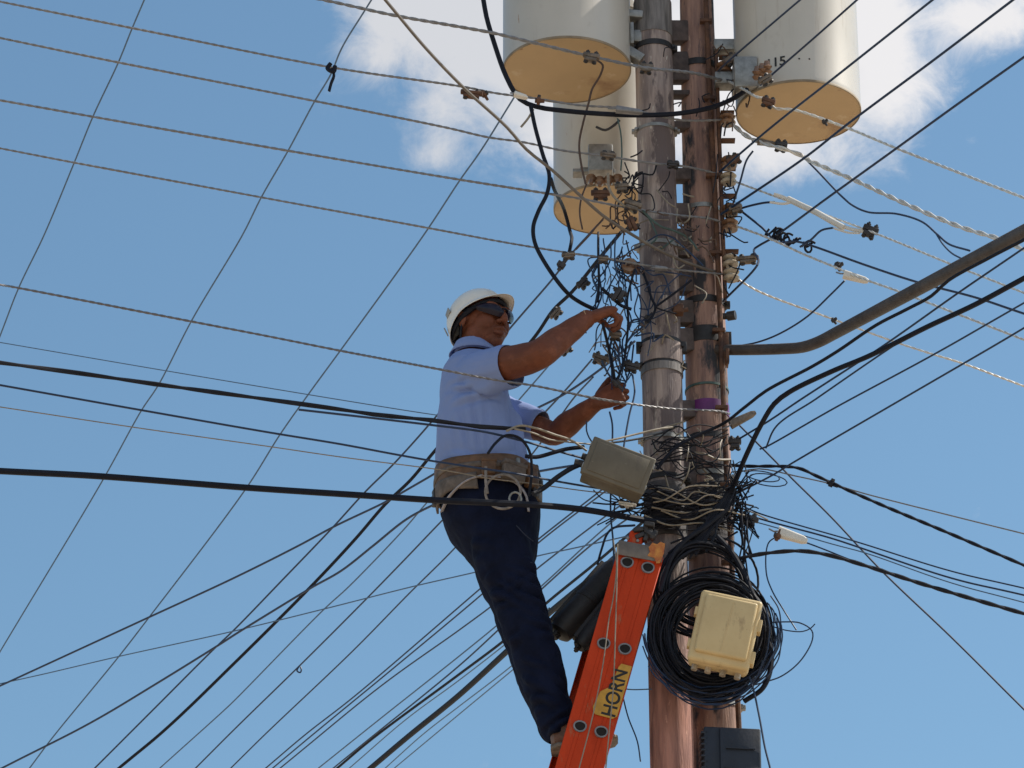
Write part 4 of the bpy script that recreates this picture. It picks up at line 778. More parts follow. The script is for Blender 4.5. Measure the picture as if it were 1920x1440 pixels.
m4, wd, ht = framed(0, 0, -.36, ((1307, 1103, 0), (1422, 1127, .0), (1297, 1236, 0)))
t = empty('distribution_box', m4.translation, 'cream plastic box in front of the coil on the right pole', 'junction box')
mb = MB(); mb.box(m4 @ Matrix.Translation((0, .05, 0)), (wd * .98, .075, ht * .97), .02, 4); mb.build('body', BOXY, t)
mb = MB(); mb.box(m4 @ Matrix.Translation((0, .008, 0)), (wd, .03, ht), .013, 4)
mb.box(m4 @ Matrix.Translation((wd * .01, -.012, ht * .02)), (wd * .84, .022, ht * .82), .009, 3)
mb.box(m4 @ Matrix.Translation((wd * .02, -.0232, ht * .02)) @ Matrix.Rotation(R(3), 4, 'Y'), (.0025, .002, ht * .7), 0); mb.build('lid', BOXY, t)
mb = MB()
for sz in (.16, -.3): mb.box(m4 @ Matrix.Translation((wd * .515, .02, sz * ht)), (.016, .04, .045), .003); mb.box(m4 @ Matrix.Translation((-wd * .515, .02, sz * ht + .01)), (.012, .03, .03), .003)
mb.build_each('latch', BOXY, t)
mb = MB()
for sx in (-.36, -.14, .1, .34): mb.tube([m4 @ Vector((sx * wd, .05, -ht * .47)), m4 @ Vector((sx * wd, .05, -ht * .47 - .022))], .011, 12)
mb.build_each('cable_gland', CERW, t)
mb = MB(); mb.box(m4 @ Matrix.Translation((-.0, .12, 0)), (wd * .5, .09, .1), .004); mb.build('mounting_bracket', GALV, t)

m4, wd, ht = framed(0, 0, -.24, ((1321, 1361, 0), (1428, 1366, .02), (1321, 1560, 0)))
t = empty('meter_box', m4.translation, 'dark blue-black ribbed box at the bottom of the right pole', 'equipment box')
mb = MB(); mb.box(m4 @ Matrix.Translation((0, .035, 0)), (wd, .07, ht), .006, 2); mb.build('body', DBOX, t)
mb = MB(); mb.box(m4 @ Matrix.Translation((wd * .12, -.008, 0)), (wd * .70, .014, ht * .96), .003, 2)
for i in range(9): mb.box(m4 @ Matrix.Translation((wd * .14, -.017, ht * (.10 - .06 * i))), (wd * .62, .006, .006), .001)
mb.box(m4 @ Matrix.Translation((wd * .12, -.02, ht * .28)), (wd * .5, .006, .003)); mb.build('cover', DBOX, t)
mb = MB(); 
for i in range(16): mb.box(m4 @ Matrix.Translation((-wd * .49, .03, ht * (.44 - .055 * i))), (.022, .06, .007), .001)
mb.build('fins', DBOX, t)

# ---------------------------------------------------------------- splice closures left of the ladder
def closure(label, pts, Y, rpx, seed):
    a, b = P(*pts[0], Y[0]), P(*pts[1], Y[1]); d = (b - a).normalized(); Ln = (b - a).length; r = rpx * .00187
    t = empty('splice_closure', a, label, 'splice closure', 'dark splice closures beside the ladder')
    mb = MB(); mb.lathe(a, d, [(0, r * .62), (.008, r * .85), (.03, r * .95), (.035, r), (Ln * .45, r), (Ln * .455, r * 1.05), (Ln * .5, r * 1.05), (Ln * .505, r), (Ln - .03, r), (Ln, r * .8)], 28)
    mb.build('dome', CLOS, t); sd = d.cross(Vector((0, 1, 0))).normalized()
    mb = MB(); mb.box(Matrix.Translation(a + d * Ln * .5 + sd * r * 1.02) @ frame(d, (0, 1, 0)), (Ln * .86, .03, .016), .003)
    mb.box(Matrix.Translation(a + d * Ln * .5 - sd * r * 1.02) @ frame(d, (0, 1, 0)), (Ln * .86, .03, .014), .003); mb.build_each('clamp_rail', CLOS, t)
    mb = MB()
    for s in (.3, -.3, 0): q = a + Vector((0, 1, 0)) * s * r + sd * abs(s) * r * .5; mb.tube([q, q - d * .018], r * .2, 10)
    mb.build_each('cable_port', DCLMP, t)
closure('larger dark splice closure slanting between the trousers and ladder', ((1047, 1190), (1160, 1062)), (.1, .14), 26, 1)
closure('smaller dark splice closure just below the larger one, touching the ladder', ((1086, 1214), (1170, 1110)), (.04, .1), 17, 2)
wire('thin pale wire looping down over the closures and the ladder rail', [(1150, 1010, -.26), (1156, 1060), (1150, 1120), (1142, 1160), (1130, 1250, -.29), (1112, 1340, -.3), (1084, 1448, -.3)], 2.4, TANW, (-.26, -.27), '', 0, 'jump', 'hanging_wire', step=.012)
wire('long pale cord hanging straight down the face of the ladder', [(1158, 1020, -.3), (1157, 1080), (1154, 1180), (1150, 1290), (1143, 1365), (1135, 1450)], 2.6, TANW, (-.3, -.3), '', 0, 'jump', 'hanging_wire', step=.02)
wire('black wire bending down from the heaviest cable to the closure', [(1190, 985, -.16), (1150, 990), (1138, 1002), (1128, 1030), (1120, 1058, .08)], 4.6, NAVY, (-.16, .08), '', 0, 'jump', 'jumper_wire', step=.012)

# ---------------------------------------------------------------- ladder
YN = -.22
A0, A1 = P(1086, 1440, YN), P(1199, 1045, YN); dL = (A1 - A0).normalized(); base = A0 - dL * (A0.z / dL.z)
side = Vector((0, 1, 0)).cross(dL); side = -side if side.x < 0 else side; side.normalize()      # across the stiles, towards the poles
far = Vector((-.055, .40, 0)); outw = Vector((0, -1, 0))
la = empty('ladder', base, 'orange fibreglass extension ladder leaning on the poles with a yellow sticker', 'ladder')
sx_ = .0382                                    # half distance between the two sections seen side by side
def LP(s, u, y=0.0): return base + dL * s + side * u + Vector((0, y, 0))
def s_at(py):
    lo, hi = 0, 12
    for _ in range(40):
        m = (lo + hi) / 2; v = LP(m, 0) - CAM; yy = 720 - F * v.dot(UP) / v.dot(FW)
        if yy > py: lo = m
        else: hi = m
    return lo
sTop = s_at(1012)
def channel(u0, s0, s1, off, flip, top_round=False):
    mb = MB(); Hf = .0388; m3 = frame(dL, side); c = (LP(s0, u0) + LP(s1, u0)) / 2 + off
    mb.box(Matrix.Translation(c) @ m3, (s1 - s0, 2 * Hf, .005), .0015, 1)
    zdir = m3.to_3x3() @ Vector((0, 0, 1)); sg = 1 if (zdir.dot(Vector((0, 1, 0))) > 0) else -1
    if flip: sg = -sg
    for e in (-1, 1): mb.box(Matrix.Translation(c + zdir * sg * .0165 + side * e * (Hf - .0022)) @ m3, (s1 - s0, .0044, .028), .0012, 1)
    mb.box(Matrix.Translation(c - zdir * sg * .0035) @ m3, (s1 - s0, .012, .0025), .001, 1)      # raised bead down the web
    return mb
for nm, u, s1 in (('fly_stile', -sx_, sTop - .03), ('base_stile', sx_, sTop - .045)):
    yo = Vector((0, 0 if u < 0 else .0018, 0))
    channel(u, .02 if nm == 'base_stile' else 1.6, s1, yo, False).build(nm, ORG, la)
    channel(u, .02 if nm == 'base_stile' else 1.6, s1, far + yo, True).build(nm, ORG, la)
dark = mat('hollow_dark', (.012, .01, .01), .9, 0, .1, 10)  # near-black cap paints in the shade inside the rung ends
sr = s_at(1367); k = int(sr / .302)
for i in range(-k, 8):
    s = sr + i * .3045
    if s < .15: continue
    for u, smin in ((-sx_ + .002, 1.7), (sx_ - .002, 0)):
        if s < smin or s > sTop - .08: continue
        a = LP(s, u); b = a + far; ax = (b - a).normalized(); n = 20; r1, r2 = .0225, .0175
        mb = MB(); up = Vector((0, 0, 1)) - ax * ax.z; up.normalize(); sd = ax.cross(up)
        def ring(p, r, sq): return [p + up * (math.sin(q) * r * (sq if math.sin(q) > 0 else 1)) + sd * math.cos(q) * r for q in (2 * math.pi * j / n for j in range(n))]
        o1 = ring(a - ax * .0085, r1, .8); i1 = ring(a - ax * .0085, r2, .72); i2 = ring(a - ax * .0062, r2, .72); o2 = ring(a + ax * .012, r1, .8); o3 = ring(b + ax * .006, r1, .8)
        mb.add(o1 + i1 + i2 + o2 + o3, [], 0); O = 0
        for j in range(n):
            q = (j + 1) % n; mb.f += [(j, q, n + q, n + j), (n + j, n + q, 2 * n + q, 2 * n + j), (j, q, 3 * n + q, 3 * n + j), (3 * n + j, 3 * n + q, 4 * n + q, 4 * n + j)]; mb.m += [0, 1, 0, 0]
        mb.f += [tuple(2 * n + j for j in range(n)), tuple(4 * n + j for j in range(n))]; mb.m += [1, 0]
        mb.build('rung', [ALU, dark], la)
# grey plate and rubber top
PLT = mat('dull_grey_plate', (.20, .17, .15), .6, .3, .4, 20)
mb = MB(); sc_ = s_at(1052); m3 = frame(dL, side)
mb.box(Matrix.Translation(LP(sc_ + .03, -.002, -.0145)) @ m3 @ Matrix.Rotation(R(-4), 4, 'Z'), (.052, .156, .004), .001); mb.build('plate', PLT, la)
mb = MB()
for u in (-.055, -.02): mb.ball(LP(sc_ + .065, u, -.0165), .006)
mb.build_each('rivet', ALU, la)
mb = MB(); 
for u, s0, s1, w_ in ((-.03, sTop - .04, sTop + .02, .05), (.03, sTop - .08, sTop - .02, .05)): mb.box(Matrix.Translation(LP((s0 + s1) / 2, u, .004)) @ m3, (s1 - s0, w_, .03), .008, 2)
mb.build_each('top_end', ORG, la)
mb = MB(); r8 = random.Random(8)
for i in range(9): mb.box(Matrix.Translation(LP(sTop + r8.uniform(.005, .055), r8.uniform(-.035, .03), r8.uniform(-.02, .02))) @ Matrix.Rotation(r8.uniform(0, 3), 4, 'Y'), (.035, .03, .016), .004, 2)
mb.build('rubber_top', DCLMP, la)
mb = MB(); pg = [(.02, .026), (.018, .05), (.0, .062), (.005, .073), (.045, .0765), (.078, .072), (.080, .055), (.068, .046), (.07, .03), (.05, .022), (.035, .03)]; n = len(pg)
mb.add([LP(sc_ + a, b, -.0190) for a, b in pg] + [LP(sc_ + a, b, -.0160) for a, b in pg], [tuple(range(n)), tuple(range(2 * n - 1, n - 1, -1))] + [(i, (i + 1) % n, n + (i + 1) % n, n + i) for i in range(n)]); mb.build('label_remnant', mat('worn_orange_label', (.62, .27, .05), .6, 0, .6, 40, col2=(.35, .07, .02)), la, smooth=False)
# sticker: yellow, pointed at its lower left, black letters reading up the stile
def SP(px, py, d):        # point on the ladder face
    q = P(px, py, YN - d); return q
ss0, ss1 = s_at(1340), s_at(1240)
def S2(f, u, d): return LP(ss0 + (ss1 - ss0) * f, u, -d)
out_ = [(0.0, .004), (.0, .062), (.06, .074), (1.0, .076), (1.0, .040), (.93, .034), (.55, .026), (.42, -.002), (.12, -.012), (.03, -.006)]
mb = MB(); mb.add([S2(f, u, .0062) for f, u in out_] + [S2(f, u, .0030) for f, u in out_], [tuple(range(10)), tuple(range(19, 9, -1))] + [(i, (i + 1) % 10, 10 + (i + 1) % 10, 10 + i) for i in range(10)]); mb.build('sticker', YEL, la, smooth=False)
vs, fs = text_mesh('HORN', .058)
mb = MB(); cx = (ss0 + ss1) / 2 - .008; mb.add([LP(cx + v.x * 1.02, .047 - v.y * 1.15, -.0066) for v in vs], fs); mb.build('lettering', INK, la, smooth=False)
mb = MB()
for sxx, u, s1_ in ((1120, -.03, .0), (1140, .03, .0)):
    pass
# ---------------------------------------------------------------- the worker
man = empty('person', P(950, 1400, -.02), 'man in white helmet, sunglasses and light blue shirt standing on the ladder reaching to wires', 'person')
X = Vector((1, 0, 0)); Yv = Vector((0, 1, 0)); Z = Vector((0, 0, 1))
KP = .00187
def capsule(mb, chain, n=20, flat=1.0):
    """closed tapered limb through (point, radius)"""
    pts = [c[0] for c in chain]; rs = [c[1] for c in chain]
    path = catmull(pts, .012); L_ = [0]
    for i in range(1, len(path)): L_.append(L_[-1] + (path[i] - path[i - 1]).length)
    seg = [0]
    for i in range(1, len(pts)): seg.append(seg[-1] + (pts[i] - pts[i - 1]).length)
    rr = []
    for l in L_:
        f = l / L_[-1] * seg[-1]
        for i in range(1, len(seg)):
            if f <= seg[i] + 1e-9: break
        t = (f - seg[i - 1]) / max(1e-9, seg[i] - seg[i - 1]); t = t * t * (3 - 2 * t); rr.append(rs[i - 1] + (rs[i] - rs[i - 1]) * t)
    # round ends
    d0 = (path[0] - path[1]).normalized(); d1 = (path[-1] - path[-2]).normalized(); P2 = []; R2 = []
    for q in (.98, .8, .5): P2.append(path[0] + d0 * rr[0] * q); R2.append(rr[0] * math.sqrt(1 - q * q) + .0003)
    P2 += path; R2 += rr
    for q in (.5, .8, .98): P2.append(path[-1] + d1 * rr[-1] * q); R2.append(rr[-1] * math.sqrt(1 - q * q) + .0003)
    mb.tube(P2, R2, n, flat=flat)
body = MB()
# head: local axes
yaw = R(46); hp = R(-2)
Fh = Vector((math.cos(yaw), -math.sin(yaw), 0)); Lh = Vector((math.sin(yaw), math.cos(yaw), 0)); Uh = Z.copy()
Fh, Uh = (Fh * math.cos(hp) + Uh * math.sin(hp)), (Uh * math.cos(hp) - Fh * math.sin(hp))
H0 = P(902, 604, -.03); HS = 1.1
def h(f, l, u): return H0 + (Fh * f + Lh * l + Uh * u) * HS
def eb(mb, f, l, u, rf, rl, ru): mb.ball(h(f, l, u), Fh * rf * HS, Lh * rl * HS, Uh * ru * HS)
eb(body, -.008, 0, .018, .094, .074, .095); eb(body, .03, 0, -.045, .062, .060, .062); eb(body, .048, 0, -.078, .040, .036, .030)
eb(body, .075, 0, -.092, .020, .021, .018); eb(body, .052, 0, .005, .042, .058, .045)
capsule(body, [(h(.088, 0, .012), .010), (h(.105, 0, -.012), .013), (h(.109, 0, -.027), .0135)]); eb(body, .096, .012, -.031, .010, .009, .008); eb(body, .096, -.012, -.031, .010, .009, .008)
for s in (-1, 1):
    eb(body, .048, s * .030, -.030, .042, .032, .042); eb(body, .082, s * .028, .024, .014, .026, .010); eb(body, .078, s * .030, .006, .012, .013, .012)
    body.ball(h(-.004, s * .076, -.012), Fh * .020 + Uh * .004, Lh * .008, Uh * .031); body.ball(h(-.010, s * .080, .002), Fh * .017, Lh * .009, Uh * .016)
    eb(body, .015, s * .038, -.055, .045, .026, .040)
capsule(body, [(h(.092, -.020, -.057), .0065), (h(.101, 0, -.055), .0085), (h(.092, .020, -.057), .0065)]); capsule(body, [(h(.088, -.018, -.069), .0065), (h(.099, 0, -.071), .009), (h(.088, .018, -.069), .0065)])
NB = P(888, 678, -.02); capsule(body, [(h(-.014, 0, -.05), .060), (h(-.028, 0, -.10), .058), (NB, .066), (P(886, 715, .0), .07)])
# torso (under the clothes) joins limbs in one body
def tor(px, py, hw, hd, Y=0, e=2.3): return (P(px, py, Y), X * hw * KP, Yv * hd, e)
body.loft([tor(892, 690, 30, .07), tor(888, 705, 44, .13), tor(888, 730, 46, .14), tor(895, 790, 58, .145), tor(905, 860, 62, .125), tor(914, 930, 58, .12), tor(924, 1000, 56, .12), tor(940, 1050, 44, .12)])
SHN = P(893, 697, -.165); ELN = P(1012, 664, -.335); WRN = P(1100, 598, -.275)
SHF = P(918, 768, .150); ELF = P(1040, 814, .04); WRF = P(1116, 757, -.085)
capsule(body, [(SHN, .058), (SHN.lerp(ELN, .4), .060), (SHN.lerp(ELN, .75) - Z * .004, .057), (ELN, .052), (ELN.lerp(WRN, .3), .050), (ELN.lerp(WRN, .65), .041), (WRN, .032)])
capsule(body, [(SHF, .05), (SHF.lerp(ELF, .4), .050), (SHF.lerp(ELF, .8), .044), (ELF, .041), (ELF.lerp(WRF, .3), .045), (ELF.lerp(WRF, .65), .037), (WRF, .029)])
def leg(pts, sc_=1.0): return [(P(x, y, Y), r * sc_) for x, y, Y, r in pts]
LN = [(936, 1020, -.085, .082), (952, 1075, -.095, .074), (975, 1135, -.10, .062), (994, 1195, -.10, .052), (1010, 1250, -.10, .050), (1030, 1315, -.10, .042), (1050, 1385, -.10, .034)]
LF = [(930, 1040, .09, .08), (948, 1090, .085, .072), (968, 1150, .08, .060), (985, 1205, .08, .052), (1006, 1262, .08, .05), (1030, 1325, .09, .042), (1050, 1388, .09, .034)]
capsule(body, leg(LN, .88)); capsule(body, leg(LF, .88))
# hands
def hand(mb, wr, d, back, thumb, curls, tcurl=(.3, .5), S=1.0, spread=.06):
    """d: towards the knuckles; back: out of the back of the hand; thumb: across the palm to the thumb side"""
    d = d.normalized(); thumb = (thumb - d * thumb.dot(d)).normalized(); back = (back - d * back.dot(d) - thumb * back.dot(thumb)).normalized(); kn = []
    mb.loft([(wr - d * .012, thumb * .026 * S, back * .021 * S, 2.2), (wr + d * .012 * S, thumb * .027 * S, back * .020 * S, 2.4), (wr + d * .04 * S, thumb * .036 * S, back * .017 * S, 2.8), (wr + d * .07 * S, thumb * .041 * S, back * .0155 * S, 3), (wr + d * .092 * S, thumb * .041 * S, back * .013 * S, 3), (wr + d * .098 * S, thumb * .036 * S, back * .008 * S, 2.5)])
    mb.ball(wr + d * .035 * S + thumb * .024 * S - back * .010 * S, d * .032 * S, thumb * .017 * S, back * .016 * S)
    Ls = [(.044, .026, .021), (.048, .029, .022), (.045, .027, .022), (.036, .021, .019)]; rs = [.0092, .0094, .0089, .0078]
    for i in range(4):
        off = (1.5 - i) * .0205 * S; p = wr + d * (.088 - .004 * abs(i - 1) - (.006 if i == 3 else 0)) * S + thumb * off
        mb.ball(p + back * .004, rs[i] * 1.12 * S); dd = (d + thumb * (1.5 - i) * spread).normalized(); ch = [(p, rs[i] * 1.05 * S)]; ang = 0
        for j in range(3):
            ang += curls[i][j]; v = dd * math.cos(ang) - back * math.sin(ang); p = p + v * Ls[i][j] * S; ch.append((p, rs[i] * (1.0 - .1 * j) * S))
        pts = [c[0] for c in ch]; fine = []
        for a_, b_ in zip(ch[:-1], ch[1:]):
            for q in (0, .5): fine.append((a_[0].lerp(b_[0], q), a_[1] + (b_[1] - a_[1]) * q))
        fine.append(ch[-1]); 
        for a_, b_ in zip(ch[:-1], ch[1:]): capsule(mb, [a_, b_], 12)
        mb.ball(ch[-1][0] + back * .0, rs[i] * .85 * S)
    p = wr + d * .022 * S + thumb * .026 * S - back * .004; v = (d * .75 + thumb * .62 - back * .25).normalized(); ch = [(p, .0125 * S)]
    for j, (ln, r) in enumerate(((.040, .0115), (.032, .0105), (.025, .009))):
        p = p + v * ln * S; ch.append((p, r * S)); v = (v - thumb * tcurl[min(j, 1)] - back * .35).normalized()
    for a_, b_ in zip(ch[:-1], ch[1:]): capsule(mb, [a_, b_], 12)
dN = (P(1152, 578, -.255) - WRN).normalized()
hand(body, WRN, dN, -Yv * .55 + Z * .8, Yv * .8 + Z * .55, [(.75, 1.15, .7), (.9, 1.25, .75), (1.0, 1.3, .8), (1.1, 1.35, .8)], (.1, .3), 1.08)
dF = (P(1160, 735, -.11) - WRF).normalized()
hand(body, WRF, dF, -Yv * .85 - Z * .1 + X * .1, Z * 1.0 - X * .2, [(1.0, 1.35, .8), (1.15, 1.4, .8), (1.2, 1.4, .8), (1.25, 1.4, .8)], (-.1, .35), 1.06)
bo = body.build('body', SKIN, man); remesh(bo, .0024, 3, .5)

# ---------------- shirt
def wrinkle(o, strength, size, seed, direction='NORMAL'):
    tx = bpy.data.textures.new('fold', 'CLOUDS'); tx.noise_scale = size; tx.noise_depth = 2
    md = o.modifiers.new('d', 'DISPLACE'); md.texture = tx; md.strength = strength; md.mid_level = .5; md.texture_coords = 'LOCAL'; bake(o); bpy.data.textures.remove(tx)
sh = MB()
sh.loft([tor(893, 676, 40, .085, -.01), tor(889, 688, 50, .135), tor(886, 708, 57, .18, 0, 2.4), tor(891, 755, 65, .195, 0, 2.5), tor(897, 805, 77, .19, 0, 2.5), tor(903, 855, 84, .185, 0, 2.5), tor(907, 895, 86, .175, 0, 2.4), tor(911, 925, 80, .165)])
cufN = P(950, 689, -.235); cufF = P(1008, 797, .075)
capsule(sh, [(P(888, 706, -.13), .074), (P(905, 700, -.18), .076), (cufN, .079)]); 
capsule(sh, [(P(920, 762, .12), .066), (P(960, 780, .11), .060), (cufF, .056)])
sho = sh.build('shirt', SHIRT, man); remesh(sho, .0045, 6, .6)
# cut the sleeve ends and collar flat so that the arms come out of real openings
def cut(o, p, nrm, rad_):
    """delete faces past a plane near a point: an open cuff"""
    bm = bmesh.new(); bm.from_mesh(o.data); org = parent_loc(o); dele = []
    geom = [v for v in bm.verts if (v.co + org - p).length < rad_]
    gs = set(geom); ed = [e for e in bm.edges if e.verts[0] in gs and e.verts[1] in gs]; fc = [f for f in bm.faces if all(v in gs for v in f.verts)]
    r_ = bmesh.ops.bisect_plane(bm, geom=geom + ed + fc, plane_co=p - org, plane_no=nrm)
    bm.faces.ensure_lookup_table()
    for f in bm.faces:
        c = f.calc_center_median() + org
        if (c - p).length < rad_ and (c - p).dot(nrm) > .0002: dele.append(f)
    bmesh.ops.delete(bm, geom=dele, context='FACES'); bm.to_mesh(o.data); bm.free()
cut(sho, cufN - (SHN - ELN).normalized() * .018, (ELN - SHN).normalized(), .13)
cut(sho, cufF - (SHF - ELF).normalized() * .012, (ELF - SHF).normalized(), .10)
cut(sho, P(893, 668, -.02), Z, .12)
org = parent_loc(sho); rw = random.Random(2)
folds = []
for i in range(5):   # soft folds running down and across, as cloth pulled by the raised arm and tucked into the belt
    a = P(845 + 19 * i, rw.uniform(770, 830), -.18); folds.append((a, (Vector((.25 - .05 * i, 0, -1))).normalized(), rw.uniform(.010, .014), rw.uniform(.004, .007), rw.uniform(.09, .16)))
for x in (938, 955, 972): folds.append((P(x, 800, -.1), Vector((.1, 0, -1)).normalized(), .0085, .017, .13))
folds += [(P(870, 722, -.2), Vector((.97, 0, -.22)), .010, .012, .14), (P(900, 735, -.2), Vector((.95, 0, .25)), .014, .014, .1), (P(860, 850, -.18), Vector((.9, 0, -.3)), .014, .008, .1), (P(930, 860, -.18), Vector((.9, 0, .35)), .012, .008, .09)]
def foldit(o, folds):
    org = parent_loc(o); nr = [v.normal.copy() for v in o.data.vertices]
    for v, n_ in zip(o.data.vertices, nr):
        p = v.co + org; dsp = 0
        for c, d, wd_, am, ln in folds:
            q = p - c; al = q.dot(d); q2 = q - d * al; q2.y *= .35; r2 = q2.length
            if abs(al) < ln * 1.6 and r2 < wd_ * 4:
                dsp += am * math.exp(-(al / ln) ** 2) * (math.exp(-(r2 / wd_) ** 2) - .6 * math.exp(-((r2 - wd_ * 1.7) / wd_) ** 2))
        v.co += n_ * dsp
foldit(sho, folds); wrinkle(sho, .010, .10, 1)
md = sho.modifiers.new('t', 'SOLIDIFY'); md.thickness = .0025; md.offset = 1; bake(sho)
for p in sho.data.polygons: p.use_smooth = True
# collar
mb = MB(); c0 = P(893, 664, -.02); q = []; n = 30
rings = []
for hgt, rr_, fl in ((-.01, .074, 0), (.016, .073, 0), (.034, .069, 0), (.033, .074, 0), (.012, .083, 0), (-.012, .097, 0)):
    rings.append([c0 + Z * (hgt + .004 * math.cos(2 * math.pi * j / n)) + X * math.cos(2 * math.pi * j / n) * rr_ * 1.0 + Yv * math.sin(2 * math.pi * j / n) * rr_ * 1.02 - Z * .010 * math.cos(2 * math.pi * j / n) for j in range(n)])
vs = [v for r_ in rings for v in r_]; mb.add(vs, [(i * n + j, i * n + (j + 1) % n, (i + 1) * n + (j + 1) % n, (i + 1) * n + j) for i in range(5) for j in range(n)])
co = mb.build('collar', SHIRT, man); md = co.modifiers.new('t', 'SOLIDIFY'); md.thickness = .003; bake(co)
# ---------------- trousers
tr = MB()
tr.loft([tor(914, 925, 86, .172, 0, 2.5), tor(920, 965, 91, .18, 0, 2.5), tor(925, 1000, 82, .175, 0, 2.4), tor(938, 1035, 66, .16), tor(948, 1070, 48, .12)])
tn = [(934, 1010, -.085, .100), (946, 1055, -.09, .098), (966, 1110, -.09, .090), (985, 1165, -.09, .083), (998, 1210, -.09, .081), (1012, 1255, -.09, .078), (1030, 1310, -.09, .072), (1044, 1362, -.09, .062)]
tf = [(932, 1030, .08, .098), (946, 1075, .075, .095), (966, 1128, .07, .086), (982, 1180, .07, .080), (996, 1225, .07, .076), (1010, 1270, .07, .074), (1030, 1320, .08, .068), (1042, 1362, .08, .058)]
def pant(pts): return [(P(x, y, Y), r) for x, y, Y, r in pts]
capsule(tr, pant(tn)); capsule(tr, pant(tf))
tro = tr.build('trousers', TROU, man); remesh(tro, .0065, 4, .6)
fo = []; rw = random.Random(4)
for i in range(24):
    y = rw.uniform(1060, 1370); x = 960 + (y - 1090) * .29 + rw.uniform(-45, 55); fo.append((P(x, y, -.15), Vector((1, 0, rw.uniform(-.7, .9))).normalized(), rw.uniform(.008, .013), rw.uniform(.008, .016), rw.uniform(.04, .08)))
fo += [(P(x, y, -.15), Vector((.9, 0, -.4)).normalized(), .012, .009, .07) for x, y in ((855, 1000), (880, 1040), (900, 1020), (1000, 1060), (990, 1100))]
foldit(tro, fo); wrinkle(tro, .016, .09, 2); cut(tro, P(1048, 1386, -.09), (P(1048, 1400, 0) - P(1030, 1310, 0)).normalized(), .13)
md = tro.modifiers.new('t', 'SOLIDIFY'); md.thickness = .003; md.offset = 1; bake(tro)
for p in tro.data.polygons: p.use_smooth = True
# sunlit patches on the near trouser leg, painted as pale spots in its colour
mb = MB()
for k_, off in ((0, .0),):
    pts = []
    for (p_, r_) in pant(tn): pts.append(p_ + Vector((.2, -1, .1)).normalized() * (r_ + .006))
    pass
mb = MB(); a = P(968, 985, -.18); pq = [a, P(985, 1003, -.17), P(1000, 1015, -.12)]; mb.tube(catmull(pq, .01), .0016, 6); mb.build('pocket', mat('seam_thread', (.02, .028, .06)), tro)
SUNPATCH = mat('sunlit_cloth_tone', (.26, .28, .36), .9, 0, .5, 40)  # pale tone for painted sunlit patches on the cloth
# ---------------- shoes
SHO = mat('brown_shoe_leather', (.20, .10, .065), .6, 0, .5, 25, bump=.001)
for Ys, dy in ((-.10, 0), (.09, 6)):
    he = P(1040, 1392 + dy, Ys); to = P(1150, 1374 + dy, Ys - .01); d = (to - he).normalized(); up = (Z - d * d.z).normalized(); s_ = d.cross(up)
    mb = MB(); Ln = (to - he).length
    mb.loft([(he - d * .012 + up * .0, s_ * .012, up * .02), (he + up * .012, s_ * .032, up * .036, 2.4), (he + d * Ln * .2 + up * .026, s_ * .036, up * .052, 2.4), (he + d * Ln * .4 + up * .014, s_ * .037, up * .040, 2.4), (he + d * Ln * .6 + up * .004, s_ * .043, up * .030, 2.6), (he + d * Ln * .85 - up * .004, s_ * .045, up * .024, 2.6), (he + d * Ln - up * .008, s_ * .03, up * .016)])
    so = mb.build('shoe', SHO, man); mb = MB()
    mb.loft([(he - d * .016 - up * .022, s_ * .02, up * .009, 4), (he + d * .01 - up * .022, s_ * .036, up * .011, 4), (he + d * Ln * .4 - up * .025, s_ * .034, up * .009, 4), (he + d * Ln * .7 - up * .026, s_ * .048, up * .009, 4), (he + d * Ln - up * .022, s_ * .036, up * .008, 4), (he + d * (Ln + .012) - up * .020, s_ * .015, up * .005, 4)])
    mb.build('sole', CLMP, so)
# ---------------- helmet
hp2 = R(27); yw = R(38)
Ff = Vector((math.cos(yw), -math.sin(yw), 0)); Lf = Vector((math.sin(yw), math.cos(yw), 0)); Uf = Z.copy(); Ff, Uf = Ff * math.cos(hp2) + Uf * math.sin(hp2), Uf * math.cos(hp2) - Ff * math.sin(hp2)
HC = P(895, 597, -.03)
def shell(off, front):
    vs = []; nu, nv = 56, 16
    for i in range(nv + 1):
        t = math.pi / 2 * i / nv
        for j in range(nu):
            q = 2 * math.pi * j / nu; cf, cl = math.cos(q), math.sin(q)
            rf = (.112 if cf > 0 else .118) + off; rl = .098 + off; ru = .100 + off
            e = math.sin(t) ** .9; uu = math.cos(t) * ru
            ridge = .004 * math.exp(-(cl * 5) ** 2) * math.sin(t) ** .5
            vs.append(HC + Ff * (cf * rf * e) + Lf * (cl * rl * e) + Uf * (uu + ridge))
    return vs, nu, nv
vs, nu, nv = shell(0, True); rim = []
for wdt, dz in ((.004, -.010), (.010, -.016), (.008, -.019)):
    for j in range(nu):
        q = 2 * math.pi * j / nu; cf, cl = math.cos(q), math.sin(q); pk = max(0, cf) ** 3; bk = max(0, -cf)
        rim.append(HC + Ff * (cf * (.116 + wdt + pk * (.030 if wdt > .003 else 0) * (1 if wdt != .004 else .25))) + Lf * (cl * (.098 + wdt + .0)) + Uf * (dz - pk * .012 - bk * .022))
allv = vs + rim; inner = []
for v in allv: inner.append(HC + (v - HC) * .972)
fs = []
for i in range(nv + 3):
    for j in range(nu): fs.append((i * nu + j, i * nu + (j + 1) % nu, (i + 1) * nu + (j + 1) % nu, (i + 1) * nu + j))
mb = MB(); mb.add(allv, fs); he_ = mb.build('hard_hat', HELM, man, smooth=True)
md = he_.modifiers.new('t', 'SOLIDIFY'); md.thickness = .003; md.offset = -1; md = he_.modifiers.new('s', 'SUBSURF'); md.levels = 1; md.render_levels = 1; bake(he_)
